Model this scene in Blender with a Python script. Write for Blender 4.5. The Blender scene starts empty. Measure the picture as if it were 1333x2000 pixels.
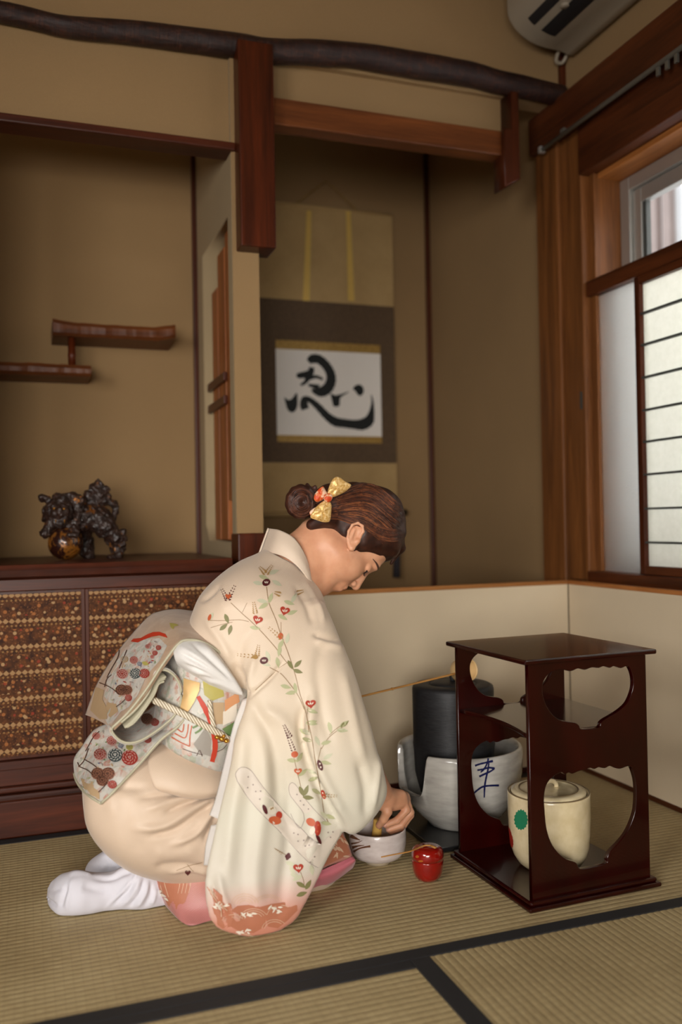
import bpy, bmesh, math, random
import numpy as np
from mathutils import Vector, Matrix, noise
from mathutils.bvhtree import BVHTree

random.seed(7); np.random.seed(7)
scene = bpy.context.scene
COL = scene.collection

# ------------------------------------------------------------------ camera
H = 0.76
FPX = 1733.85
YAW, PIT, ROL = [math.radians(a) for a in (19.557, 0.730, -1.019)]
_f = np.array([math.sin(YAW)*math.cos(PIT), math.cos(YAW)*math.cos(PIT), math.sin(PIT)])
_r = np.array([math.cos(YAW), -math.sin(YAW), 0.0]); _u = np.cross(_r, _f)
_r2 = math.cos(ROL)*_r + math.sin(ROL)*_u
_u2 = -math.sin(ROL)*_r + math.cos(ROL)*_u
CP = np.array([0, 0, H])
cam_d = bpy.data.cameras.new('camera'); cam = bpy.data.objects.new('camera', cam_d); COL.objects.link(cam)
cam_d.sensor_fit = 'VERTICAL'; cam_d.sensor_height = 36.0; cam_d.sensor_width = 24.0
cam_d.lens = FPX/2000*36.0
cam_d.clip_start = 0.02
cam_d.dof.use_dof = True; cam_d.dof.focus_distance = 1.90; cam_d.dof.aperture_fstop = 1.7
cam.matrix_world = Matrix(((_r2[0], _u2[0], -_f[0], 0), (_r2[1], _u2[1], -_f[1], 0), (_r2[2], _u2[2], -_f[2], H), (0, 0, 0, 1)))
scene.camera = cam
def ray(x, y): return _f + (x-666.5)/FPX*_r2 - (y-1000)/FPX*_u2
def onZ(x, y, z=0.0): d = ray(x, y); return CP + d*((z-H)/d[2])
def onY(x, y, Y): d = ray(x, y); return CP + d*(Y/d[1])
def onX(x, y, X): d = ray(x, y); return CP + d*(X/d[0])
def proj(P):
    v = np.asarray(P, float) - CP; z = v@_f
    return np.stack([666.5+FPX*(v@_r2)/z, 1000-FPX*(v@_u2)/z], -1)

# ------------------------------------------------------------------ light
scene.view_settings.view_transform = 'Standard'; scene.view_settings.look = 'None'
scene.view_settings.gamma = 1.0; scene.view_settings.use_curve_mapping = False
scene.view_settings.exposure = 0.0
w = bpy.data.worlds.new('overcast_sky'); scene.world = w; w.use_nodes = True
w.node_tree.nodes['Background'].inputs[0].default_value = (0.93, 0.96, 1.0, 1)
w.node_tree.nodes['Background'].inputs[1].default_value = 1.7
def area(name, loc, target, sx, sy, power, col=(1, 1, 1)):
    l = bpy.data.lights.new(name, 'AREA'); l.shape = 'RECTANGLE'; l.size = sx; l.size_y = sy; l.energy = power; l.color = col
    o = bpy.data.objects.new(name, l); COL.objects.link(o); o.location = loc
    o.rotation_euler = (Vector(target)-Vector(loc)).to_track_quat('-Z', 'Y').to_euler(); return o
# added area lamp for daylight assumed from the left; that wall has no window
kl_ = area('assumed_left_daylight', (-1.72, -0.15, 1.30), (0.8, 1.7, 0.40), 1.5, 1.0, 40, (1.0, 0.965, 0.92)); kl_.data.spread = math.radians(125)
# fill lamp added low behind the viewer to brighten the alcoves and screen
rear_fill_ = area('added_rear_fill', (-0.35, -1.62, 0.75), (0.85, 2.6, 0.20), 1.9, 0.8, 27, (1.0, 0.95, 0.88)); rear_fill_.data.spread = math.radians(78)
# daylight through the paper screens of the right hand window
area('daylight_right_window', (2.05, 1.35, 1.35), (0.8, 1.5, 0.7), 1.7, 1.2, 17, (1.0, 0.98, 0.95))

# ------------------------------------------------------------------ helpers
def S(r, g, b):
    return tuple((c/255/12.92 if c/255 <= .04045 else ((c/255+.055)/1.055)**2.4) for c in (r, g, b))
class NT:
    def __init__(s, name):
        s.m = bpy.data.materials.new(name); s.m.use_nodes = True; s.t = s.m.node_tree; s.b = s.t.nodes['Principled BSDF']
    def n(s, typ, **kw):
        nd = s.t.nodes.new(typ)
        for k, v in kw.items():
            if k.startswith('i_'):
                key = k[2:]; key = int(key) if key.isdigit() else key.replace('_', ' ')
                if hasattr(v, 'is_linked') or isinstance(v, bpy.types.NodeSocket): s.t.links.new(v, nd.inputs[key])
                else: nd.inputs[key].default_value = v
            else: setattr(nd, k, v)
        return nd
    def l(s, a, b): s.t.links.new(a, b)
    def coord(s, scale=(1, 1, 1), rot=(0, 0, 0), out='Object'):
        tc = s.n('ShaderNodeTexCoord'); mp = s.n('ShaderNodeMapping'); s.l(tc.outputs[out], mp.inputs[0])
        mp.inputs['Scale'].default_value = scale; mp.inputs['Rotation'].default_value = rot; return mp.outputs[0]
    def noise(s, vec, scale, detail=4, rough=.55, dist=0):
        return s.n('ShaderNodeTexNoise', i_Vector=vec, i_Scale=scale, i_Detail=detail, i_Roughness=rough, i_Distortion=dist).outputs['Fac']
    def ramp(s, fac, stops, interp='LINEAR'):
        r = s.n('ShaderNodeValToRGB'); r.color_ramp.interpolation = interp; e = r.color_ramp.elements
        while len(e) < len(stops): e.new(.5)
        for k, (p, c) in enumerate(stops):
            e[k].position = p; e[k].color = (*c[:3], 1)
        s.l(fac, r.inputs[0]); return r.outputs[0]
    def math(s, op, a, b=0.0, c=None):
        nd = s.n('ShaderNodeMath', operation=op)
        for i, v in enumerate((a, b) if c is None else (a, b, c)):
            if isinstance(v, bpy.types.NodeSocket): s.l(v, nd.inputs[i])
            else: nd.inputs[i].default_value = v
        return nd.outputs[0]
    def mix(s, fac, a, b, mode='MIX'):
        nd = s.n('ShaderNodeMix', data_type='RGBA', blend_type=mode)
        for i, v in ((0, fac), (6, a), (7, b)):
            if isinstance(v, bpy.types.NodeSocket): s.l(v, nd.inputs[i])
            else: nd.inputs[i].default_value = v if i == 0 else (*v[:3], 1)
        return nd.outputs[2]
    def bump(s, h, strength=.3, dist=.002):
        b = s.n('ShaderNodeBump', i_Height=h, i_Strength=strength, i_Distance=dist); s.l(b.outputs[0], s.b.inputs['Normal'])
    def set(s, **kw):
        for k, v in kw.items():
            k = k.replace('_', ' ')
            if isinstance(v, bpy.types.NodeSocket): s.l(v, s.b.inputs[k])
            else: s.b.inputs[k].default_value = (*v[:3], 1) if isinstance(v, tuple) and len(v) == 3 else v
M = {}
def plain(name, col, rough=.6, metal=0.0, coat=0.0, var=.12, nscale=30, bump=0.0, bscale=200, sheen=0.0):
    t = NT(name); v = t.coord(); nf = t.noise(v, nscale)
    c = t.mix(1.0, tuple(x*(1-var) for x in col), tuple(min(1, x*(1+var)) for x in col))
    t.l(nf, c.node.inputs[0]) if hasattr(c, 'node') else None
    t.set(Base_Color=c, Roughness=rough, Metallic=metal, Coat_Weight=coat)
    if coat: t.set(Coat_Roughness=.08)
    if sheen: t.set(Sheen_Weight=sheen)
    if bump: t.bump(t.noise(v, bscale, 3), bump, .001)
    M[name] = t.m; return t.m
def wood(name, dark, light, axis='x', rough=.42, freq=26, coat=0.0):
    t = NT(name); sc = {'x': (.06, 1, 1), 'y': (1, .06, 1), 'z': (1, 1, .06)}[axis]
    v = t.coord(sc); n1 = t.noise(v, freq, 6, .6, .6); n2 = t.noise(v, freq*7, 3, .6)
    f = t.math('ADD', t.math('MULTIPLY', n1, .75), t.math('MULTIPLY', n2, .25))
    c = t.ramp(f, [(.3, dark), (.5, tuple((a+b)/2 for a, b in zip(dark, light))), (.68, light)])
    t.set(Base_Color=c, Roughness=rough, Coat_Weight=coat, Specular_IOR_Level=.28); t.bump(f, .25, .0012); M[name] = t.m; return t.m

def link(o, parent=None):
    COL.objects.link(o)
    if parent is not None:
        bpy.context.view_layer.update()
        o.parent = parent; o.matrix_parent_inverse = parent.matrix_world.inverted()
    return o
def mesh_obj(name, verts, faces, mat=None, parent=None, smooth=False):
    me = bpy.data.meshes.new(name); me.from_pydata([tuple(map(float, v)) for v in verts], [], [tuple(map(int, f)) for f in faces]); me.update()
    if smooth: me.polygons.foreach_set('use_smooth', [True]*len(me.polygons))
    if mat is not None: me.materials.append(M[mat] if isinstance(mat, str) else mat)
    return link(bpy.data.objects.new(name, me), parent)
def bm_obj(name, bm, mat=None, parent=None, smooth=False):
    bmesh.ops.recalc_face_normals(bm, faces=bm.faces[:])
    me = bpy.data.meshes.new(name); bm.to_mesh(me); bm.free()
    if smooth: me.polygons.foreach_set('use_smooth', [True]*len(me.polygons))
    if mat is not None: me.materials.append(M[mat] if isinstance(mat, str) else mat)
    return link(bpy.data.objects.new(name, me), parent)
def tag(o, label, cat, group=None):
    o['label'] = label; o['category'] = cat
    if group: o['group'] = group
    return o
def struct(o, label=None):
    o['kind'] = 'structure'
    if label: o['label'] = label
    return o
def thing(name, loc, label, cat, group=None):
    o = bpy.data.objects.new(name, None); o.empty_display_size = .05; o.location = loc; COL.objects.link(o)
    bpy.context.view_layer.update(); return tag(o, label, cat, group)
def add_box(bm, x0, x1, y0, y1, z0, z1, bev=0.0, seg=2):
    r = bmesh.ops.create_cube(bm, size=1.0)
    bmesh.ops.scale(bm, verts=r['verts'], vec=(x1-x0, y1-y0, z1-z0))
    bmesh.ops.translate(bm, verts=r['verts'], vec=((x0+x1)/2, (y0+y1)/2, (z0+z1)/2))
    if bev:
        es = list({e for v in r['verts'] for e in v.link_edges})
        bmesh.ops.bevel(bm, geom=es, offset=bev, segments=seg, affect='EDGES', profile=.5)
def box(name, x0, x1, y0, y1, z0, z1, mat, parent=None, bev=.002):
    bm = bmesh.new(); add_box(bm, x0, x1, y0, y1, z0, z1, bev); return bm_obj(name, bm, mat, parent)
def lathe_mesh(prof, seg=48, cx=0, cy=0):
    vs, fs = [], []
    for r, z in prof:
        for k in range(seg):
            a = 2*math.pi*k/seg; vs.append((cx+r*math.cos(a), cy+r*math.sin(a), z))
    n = len(prof)
    for i in range(n-1):
        for k in range(seg):
            k2 = (k+1) % seg; fs.append((i*seg+k, i*seg+k2, (i+1)*seg+k2, (i+1)*seg+k))
    return vs, fs
def lathe(name, prof, cx, cy, mat, parent=None, seg=48):
    vs, fs = lathe_mesh(prof, seg, cx, cy)
    return mesh_obj(name, vs, fs, mat, parent, True)
def cr(P, t):
    """Catmull-Rom through rows of P (n,d) at parameters t in [0,n-1]"""
    P = np.asarray(P, float); n = len(P); i = np.clip(np.floor(t).astype(int), 0, n-2); f = (t-i)
    f = f.reshape(f.shape + (1,)*(P.ndim-1))
    p1, p2 = P[i], P[i+1]
    p0 = np.where((i > 0).reshape(f.shape), P[np.maximum(i-1, 0)], 2*p1-p2)
    p3 = np.where((i < n-2).reshape(f.shape), P[np.minimum(i+2, n-1)], 2*p2-p1)
    return .5*((2*p1)+(-p0+p2)*f+(2*p0-5*p1+4*p2-p3)*f*f+(-p0+3*p1-3*p2+p3)*f**3)
def tube_mesh(pts, rad, seg=10, sub=6, flat=1.0, upv=(0, 0, 1)):
    pts = np.asarray(pts, float); n = len(pts); rad = np.asarray(rad if np.ndim(rad) else [rad]*n, float)
    t = np.linspace(0, n-1, (n-1)*sub+1); P = cr(pts, t); R = cr(rad[:, None], t)[:, 0]
    T = np.gradient(P, axis=0); T /= np.linalg.norm(T, axis=1)[:, None]+1e-12
    up = np.array(upv, float); vs, fs = [], []
    for p, d, r in zip(P, T, R):
        s = np.cross(d, up); s /= np.linalg.norm(s)+1e-9; u = np.cross(s, d)
        for k in range(seg):
            a = 2*math.pi*k/seg; vs.append(p+r*(math.cos(a)*s+flat*math.sin(a)*u))
    m = len(P)
    for i in range(m-1):
        for k in range(seg):
            k2 = (k+1) % seg; fs.append((i*seg+k, i*seg+k2, (i+1)*seg+k2, (i+1)*seg+k))
    fs.append(tuple(range(seg))[::-1]); fs.append(tuple((m-1)*seg+k for k in range(seg)))
    return vs, fs
def tube(name, pts, rad, mat, parent=None, seg=10, sub=6, flat=1.0, upv=(0, 0, 1)):
    vs, fs = tube_mesh(pts, rad, seg, sub, flat, upv); return mesh_obj(name, vs, fs, mat, parent, True)
def merge_meshes(lst):
    vs, fs = [], []
    for v, f in lst:
        o = len(vs); vs += list(v); fs += [tuple(i+o for i in q) for q in f]
    return vs, fs
def plate(name, loops, thick, mat, parent=None, bev=.0012, to=None, res=1):
    """2-D loops (outer + holes) filled, extruded to thick; to maps (x,y,z local)->world via 4x4"""
    cu = bpy.data.curves.new(name, 'CURVE'); cu.dimensions = '2D'; cu.fill_mode = 'BOTH'
    cu.extrude = max(thick/2-bev, 1e-5); cu.bevel_depth = bev; cu.bevel_resolution = res; cu.offset = -bev
    for lp in loops:
        sp = cu.splines.new('POLY'); sp.points.add(len(lp)-1); sp.use_cyclic_u = True
        for p, q in zip(sp.points, lp): p.co = (q[0], q[1], 0, 1)
    o = bpy.data.objects.new('tmp', cu); COL.objects.link(o)
    dg = bpy.context.evaluated_depsgraph_get(); me = bpy.data.meshes.new_from_object(o.evaluated_get(dg))
    bpy.data.objects.remove(o); bpy.data.curves.remove(cu)
    if to is not None: me.transform(to)
    me.name = name; me.materials.clear(); me.materials.append(M[mat] if isinstance(mat, str) else mat)
    return link(bpy.data.objects.new(name, me), parent)
def smooth_loop(lp, sub=4):
    P = np.array(list(lp)+list(lp[:3]), float); P = np.vstack([np.array(lp[-1])[None], P]); n = len(lp)
    t = np.linspace(1, n+1, n*sub, endpoint=False); return [tuple(p) for p in cr(P, t)]
XZ = Matrix(((1, 0, 0, 0), (0, 0, -1, 0), (0, 1, 0, 0), (0, 0, 0, 1)))       # local x->X, y->Z, z->-Y
YZ = Matrix(((0, 0, -1, 0), (-1, 0, 0, 0), (0, 1, 0, 0), (0, 0, 0, 1)))      # local x->-Y, y->Z, z->-X

# ------------------------------------------------------------------ materials
def wall_mat(name, col, spread=.10):
    t = NT(name); v = t.coord(); n1 = t.noise(v, 3, 4); n2 = t.noise(v, 420, 3, .7); n3 = t.noise(v, 60, 3)
    f = t.math('ADD', t.math('MULTIPLY', n1, .4), t.math('MULTIPLY', n2, .6))
    c = t.ramp(f, [(.3, tuple(x*(1-spread) for x in col)), (.7, tuple(min(1, x*(1+spread)) for x in col))])
    t.set(Base_Color=c, Roughness=.92); t.bump(t.math('ADD', n2, t.math('MULTIPLY', n3, .3)), .22, .0015); M[name] = t.m
wall_mat('plaster', (.290, .180, .080))
wall_mat('plaster_pale', (.34, .25, .14))
wall_mat('ceiling_board', (.36, .25, .14))
wood('wood_post_z', S(38, 15, 7), S(88, 40, 18), 'z', .38)
wood('wood_red_z', S(36, 13, 5), S(92, 38, 14), 'z', .36)
wood('wood_warm_z', S(74, 42, 19), S(136, 84, 42), 'z', .45)
wood('wood_slat', S(104, 54, 24), S(170, 100, 50), 'z', .45)
wood('wood_beam_x', S(62, 30, 13), S(122, 68, 32), 'x', .45)
wood('wood_dark_x', S(38, 15, 8), S(90, 40, 20), 'x', .42)
wood('wood_dark_y', S(44, 20, 10), S(96, 48, 22), 'y', .4)
wood('wood_warm_y', S(120, 68, 30), S(190, 122, 64), 'y', .45)
wood('wood_warm_x', S(120, 72, 34), S(186, 126, 70), 'x', .45)
wood('wood_floor_y', S(70, 40, 20), S(120, 74, 38), 'y', .35)
# bark log
t = NT('bark_log'); v = t.coord((.35, 1, 1)); n1 = t.noise(v, 60, 6, .7, 1.5); n2 = t.noise(t.coord((9, 1, 1)), 28, 4, .6)
f = t.math('ADD', t.math('MULTIPLY', n1, .6), t.math('MULTIPLY', n2, .4))
t.set(Base_Color=t.ramp(f, [(.32, S(14, 6, 5)), (.5, S(40, 17, 13)), (.68, S(84, 46, 28))]), Roughness=.5); t.bump(f, .8, .006); M['bark_log'] = t.m
# tatami
def tatami(name, rot):
    t = NT(name); v = t.coord((1, 1, 1), (0, 0, rot))
    sx = t.n('ShaderNodeSeparateXYZ', i_0=v)
    fine = t.noise(t.coord((60, 900, 1) if not rot else (900, 60, 1)), 1, 3, .6); big = t.noise(t.coord(), 5, 4)
    warp = t.math('SINE', t.math('MULTIPLY', sx.outputs[0], 2*math.pi/.0155)); weft = t.math('SINE', t.math('MULTIPLY', sx.outputs[1], 2*math.pi/.0155))
    f = t.math('ADD', t.math('MULTIPLY', fine, .65), t.math('MULTIPLY', big, .35))
    c = t.ramp(f, [(.3, S(134, 116, 81)), (.5, S(162, 143, 104)), (.72, S(187, 170, 130))])
    c = t.mix(t.math('MULTIPLY', t.math('GREATER_THAN', warp, .93), .22), c, S(118, 102, 68))
    t.set(Base_Color=c, Roughness=.62); t.bump(t.math('ADD', fine, t.math('MULTIPLY', warp, .15)), .25, .0008); M[name] = t.m
tatami('tatami_x', 0); tatami('tatami_y', math.pi/2)
t = NT('tatami_border'); v = t.coord(); n = t.noise(v, 900, 2)
t.set(Base_Color=t.ramp(n, [(.3, S(17, 17, 19)), (.7, S(33, 33, 36))]), Roughness=.75); t.bump(n, .3, .0006); M['tatami_border'] = t.m
# glass, paper
t = NT('shoji_paper'); n = t.noise(t.coord((1, 1, 1)), 60, 5, .7)
out = t.t.nodes['Material Output']; tr = t.n('ShaderNodeBsdfTranslucent'); df = t.n('ShaderNodeBsdfDiffuse')
cpap = t.ramp(n, [(.3, (.86, .86, .80)), (.7, (.93, .925, .87))]); t.l(cpap, tr.inputs[0]); t.l(cpap, df.inputs[0])
mx = t.n('ShaderNodeMixShader', i_0=.62); t.l(df.outputs[0], mx.inputs[1]); t.l(tr.outputs[0], mx.inputs[2]); t.l(mx.outputs[0], out.inputs[0]); M['shoji_paper'] = t.m
t = NT('frosted_glass'); v = t.n('ShaderNodeTexVoronoi', i_Vector=t.coord(), i_Scale=260.0); nn = t.noise(t.coord(), 420, 2)
t.set(Base_Color=(.95, .96, .94), Roughness=.5, Transmission_Weight=1.0, IOR=1.3); t.bump(t.math('ADD', v.outputs[0], nn), .7, .002); M['frosted_glass'] = t.m
fo = t.t.nodes['Material Output']; ftr = t.n('ShaderNodeBsdfTranslucent'); ftr.inputs[0].default_value = (.95, .95, .92, 1); fmx = t.n('ShaderNodeMixShader', i_0=.20); t.l(t.b.outputs[0], fmx.inputs[1]); t.l(ftr.outputs[0], fmx.inputs[2]); t.l(fmx.outputs[0], fo.inputs[0])
t = NT('clear_glass'); t.set(Base_Color=(.97, .98, .98), Roughness=.04, Transmission_Weight=1.0, IOR=1.02, Specular_IOR_Level=.3); M['clear_glass'] = t.m
plain('aluminium', (.55, .54, .51), .35, .7, 0, .05)
plain('rubber_seal', (.05, .055, .05), .6)
plain('metal_rail', (.20, .19, .16), .4, .6, 0, .1)
plain('ac_plastic', S(158, 147, 130), .45, 0, 0, .03)
plain('ac_dark', (.012, .011, .012), .6)
plain('screen_paper', (.62, .51, .36), .85, 0, 0, .04, 12, .1, 300)
plain('white_outside', (.80, .80, .80), .8, 0, 0, .1, 3)
plain('brown_outside', (.42, .33, .30), .8, 0, 0, .2, 4)
plain('grey_outside', (.42, .43, .46), .8, 0, 0, .2, 4)
# ================================================================== SETTING
YF, YB, YL, XW = 2.42, 3.458, 2.96, 1.65
CEIL = 2.52
floor = struct(box('floor', -1.85, 1.9, -1.7, YB+.1, -.12, -.03, 'wood_floor_y', None, 0), 'sub-floor under the tatami mats')
def mat_top(name, x0, x1, y0, y1, along, borders):
    """tatami mat: ribbed straw top, ribs run along axis; borders: list of (x0,x1,y0,y1)"""
    pitch = .0155; prof = [(0, -.0009), (.18, 0), (.5, .0004), (.82, 0)]
    lo, hi = (y0, y1) if along == 'x' else (x0, x1)
    us = []
    k = 0
    while lo+k*pitch < hi:
        for a, z in prof:
            u = lo+(k+a)*pitch
            if u < hi: us.append((u, z))
        k += 1
    us.append((hi, 0)); vs, fs = [], []
    for u, z in us:
        if along == 'x': vs += [(x0, u, z), (x1, u, z)]
        else: vs += [(u, y0, z), (u, y1, z)]
    for i in range(len(us)-1):
        f = (2*i, 2*i+1, 2*i+3, 2*i+2); fs.append(f if along == 'x' else f[::-1])
    # sides down to the floor slab
    n = len(vs); vs += [(x0, y0, -.03), (x1, y0, -.03), (x1, y1, -.03), (x0, y1, -.03)]
    if along == 'x': c = [0, 1, 2*len(us)-1, 2*len(us)-2]
    else: c = [0, 2*len(us)-2, 2*len(us)-1, 1]
    for a, b in ((0, 1), (1, 2), (2, 3), (3, 0)): fs.append((c[a], n+a, n+b, c[b]))
    o = mesh_obj(name, vs, fs, 'tatami_'+along, floor)
    for bx in borders: box('cloth_border', *bx, -.01, .0016, 'tatami_border', o, .0012)
    return o
mat_top('tatami_mat', -.15, XW-.005, 1.425, 2.335, 'x', [(-.15, XW-.005, 1.425, 1.4575), (-.15, XW-.005, 2.303, 2.335)])
mat_top('tatami_mat', -1.12, .617, .545, 1.424, 'x', [(-1.12, .617, 1.3965, 1.424), (-1.12, .617, .545, .573)])
mat_top('tatami_mat', .618, 1.52, -.33, 1.424, 'y', [(.618, .655, -.33, 1.424), (1.483, 1.52, -.33, 1.424)])
mat_top('tatami_mat', -1.12, -.151, 1.425, 2.335, 'y', [(-.18, -.151, 1.425, 2.335)])
mat_top('tatami_mat', -.30, .617, -.8, .544, 'y', [(.588, .617, -.8, .544), (-.30, -.271, -.8, .544)])

# walls
wl = struct(box('wall_left', -1.86, -1.80, -1.7, YF, -.03, CEIL, 'plaster', None, 0), 'plaster wall left of the alcove')
struct(box('wall_rear', -1.86, 1.9, -1.76, -1.7, -.03, CEIL, 'plaster', None, 0), 'plaster wall behind the viewer')
struct(box('ceiling', -1.86, 1.9, -1.7, YB+.1, CEIL, CEIL+.05, 'ceiling_board', None, 0), 'wooden board ceiling')
ub = struct(box('wall_back', -1.86, XW+.02, YF+.015, YF+.075, 2.09, CEIL, 'plaster', None, 0), 'beige plaster wall above the bark log beam')
box('plaster_panel', -.13, .575, YF+.015, YF+.06, 1.822, 2.10, 'plaster', ub, .002)
box('plaster_panel', .63, 1.452, YF+.035, YF+.07, 1.965, 2.10, 'plaster', ub, .002)
struct(box('wall_alcove_left', -1.86, .552, YL, YL+.05, .1, 2.10, 'plaster', None, 0), 'back wall of the shelf alcove')
struct(box('wall_alcove_side', -1.86, -.12, YF+.02, YL, -.03, 2.10, 'plaster', None, 0), 'plaster side wall of the shelf alcove')
struct(box('wall_tokonoma', .55, XW+.05, YB, YB+.05, -.03, 2.45, 'plaster', None, 0), 'back wall of the scroll alcove')
struct(box('ceiling_alcove', -.3, XW+.02, YF+.07, YB+.05, 2.42, 2.47, 'ceiling_board', None, 0), 'board ceiling inside the alcoves')
# right wall: tokonoma flank, then window wall
wr = struct(box('wall_right', XW, XW+.06, 2.43, YB+.05, -.03, CEIL, 'plaster', None, 0), 'right hand plaster wall with the window')
box('plaster_panel', XW, XW+.06, -1.7, 2.43, 2.03, CEIL, 'plaster', wr, 0)
box('plaster_panel', XW, XW+.06, -1.7, 2.43, -.03, .56, 'plaster', wr, 0)
box('plaster_panel', XW, XW+.06, -1.7, .40, .55, 2.05, 'plaster', wr, 0)
# partition with opening
bm = bmesh.new()
def lp(pts, n=8): return pts
YO0, YO1, ZO0, ZO1 = 2.475, 2.86, .715, 1.635
part = plate('wall_partition', [[(-YB, 0), (-YF-.0, 0), (-YF, 2.10), (-YB, 2.42)], smooth_loop([(-YO1, ZO0+.05), (-YO1+.05, ZO0), (-YO0, ZO0), (-YO0, ZO1), (-YO1, ZO1)], 1)], .076, 'plaster_pale', None, .004,
             Matrix.Translation((.589, 0, 0)) @ YZ)
box('end_face', .551, .627, YF-.006, YF-.001, .0, 2.09, 'plaster', part, .002)
struct(part, 'plaster partition with a tall opening between the two alcoves')
# lattice in the opening
lat = thing('opening_lattice', (.59, 2.65, .715), 'three upright wooden slats tied by short rails in the partition opening', 'lattice')
for (a, b, z0, z1) in ((2.735, 2.815, .716, 1.505), (2.625, 2.722, .716, 1.60), (2.525, 2.612, .835, 1.633)):
    box('slat', .572, .598, a, b, z0, z1, 'wood_slat', lat, .002)
for z in (1.135, 1.205): box('tie_rail', .560, .5715, 2.60, 2.85, z-.013, z+.013, 'wood_red_z', lat, .002)
# posts and beams
def beam(name, *a, mat='wood_post_z', bev=.004, label=None, parent=None):
    o = box(name, *a, mat, parent, bev)
    return struct(o, label) if parent is None else o
hp = beam('trim_1', .562, .662, YF-.065, YF+.035, 1.522, 2.09, mat='wood_red_z', label='reddish hanging post under the log beam')
lpst = beam('trim_2', .548, .648, YF-.03, YF+.06, -.03, .737, mat='wood_red_z', label='short reddish lower post beside the cabinet')
beam('trim_3', -.13, .562, YF-.02, YF+.06, 1.800, 1.8225, mat='wood_dark_x', label='dark lintel board over the shelf alcove')
bx = beam('trim_4', .655, 1.452, YF-.01, YF+.05, 1.893, 1.970, mat='wood_beam_x', label='brown crossbeam over the scroll alcove')
# hanging end block with slanted foot
blk = plate('trim_5', [[(1.405, 1.788), (1.460, 1.818), (1.460, 2.09), (1.432, 2.09), (1.432, 1.97), (1.405, 1.97)]], .07, 'wood_post_z', None, .003, Matrix.Translation((0, YF+.005, 0)) @ XZ)
struct(blk, 'hanging wooden end block of the crossbeam')
beam('trim_6', XW-.018, XW+.01, YB-.018, YB+.01, 0, 2.43, mat='wood_post_z', label='thin dark corner strip beside the scroll')
beam('trim_7', .552-.016, .56, YL-.016, YL+.01, .66, 2.0, mat='wood_post_z', label='thin dark corner strip beside the partition')
beam('trim_8', XW-.016, XW+.01, YF-.005, YF+.02, 2.0, CEIL, mat='wood_post_z', label='thin corner strip under the air conditioner')
beam('trim_9', -.24, -.115, YF-.05, YF+.06, -.03, 2.09, mat='wood_post_z', label='alcove post left of the cabinet')
# log beam
lg = [(-1.2, 2.085, .030), (-.6, 2.085, .031), (-.05, 2.081, .026), (.12, 2.073, .027), (.3, 2.086, .030), (.57, 2.0965, .034), (.66, 2.097, .035), (.9, 2.125, .035), (1.1, 2.128, .038), (1.28, 2.13, .037), (1.42, 2.12, .034), (1.55, 2.112, .034), (1.625, 2.109, .033)]
vs, fs = tube_mesh([(x, YF-.012, z) for x, z, r in lg], [r for *_, r in lg], 18, 14)
vs = [np.array(v)+.0035*np.array(noise.noise_vector(Vector((v[0]*9, v[1]*22, v[2]*22)))) for v in vs]
lo = mesh_obj('log_beam', vs, fs, 'bark_log', None, True); struct(lo); lo.name = 'trim_10'; lo['label'] = 'dark bark covered log beam across the alcoves'
# tokonoma floor
struct(box('floor_tokonoma', .55, XW+.02, YF+.03, YB+.02, -.03, .10, 'wood_floor_y', None, .003), 'raised board floor of the scroll alcove')
struct(box('trim_11', .648, XW, YF-.03, YF+.029, -.03, .112, 'wood_dark_x', None, .004), 'dark front sill of the scroll alcove')
struct(box('trim_12', -1.1, XW, 2.337, YF-.031, -.03, .0, 'wood_dark_x', None, .002), 'narrow wooden strip behind the tatami mat')

# ---- window wall timber
beam('trim_13', XW-.035, XW+.03, 2.425, 2.552, -.03, 1.985, mat='wood_warm_z', label='corner post between the alcove and the window', bev=.006)
beam('trim_14', XW-.022, XW+.09, 2.318, 2.424, .57, 1.975, mat='wood_warm_z', label='window jamb post beside the corner post', bev=.005)
beam('trim_15', XW-.055, XW+.04, -1.65, 2.557, 1.968, 2.090, mat='wood_dark_y', label='dark rail beam above the window', bev=.004)
beam('trim_16', XW-.03, XW+.09, -1.65, 2.318, 1.820, 1.968, mat='wood_dark_y', label='dark window head below the rail beam', bev=.004)
beam('trim_17', XW-.028, XW+.09, -1.65, 2.318, .560, .600, mat='wood_dark_y', label='dark window sill', bev=.004)
# curtain rail
cr_ = thing('curtain_rail', (XW-.06, .9, 1.945), 'thin dark metal curtain rail under the rail beam', 'curtain rail')
vs, fs = tube_mesh([(XW-.062, y, 1.955) for y in (-.6, .8, 2.46)], .0075, 10, 4); mesh_obj('rail', vs, fs, 'metal_rail', cr_, True)
box('rail_end_cap', XW-.072, XW-.052, 2.46, 2.475, 1.945, 1.966, 'aluminium', cr_, .002)
for y in (.3, 1.0, 1.75, 2.35): box('rail_bracket', XW-.064, XW-.05, y-.01, y+.01, 1.955, 1.975, 'metal_rail', cr_, .001)
for k in range(9): box('glider', XW-.066, XW-.058, 1.62+.035*k, 1.632+.035*k, 1.925, 1.948, 'metal_rail', cr_, .001)
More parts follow.
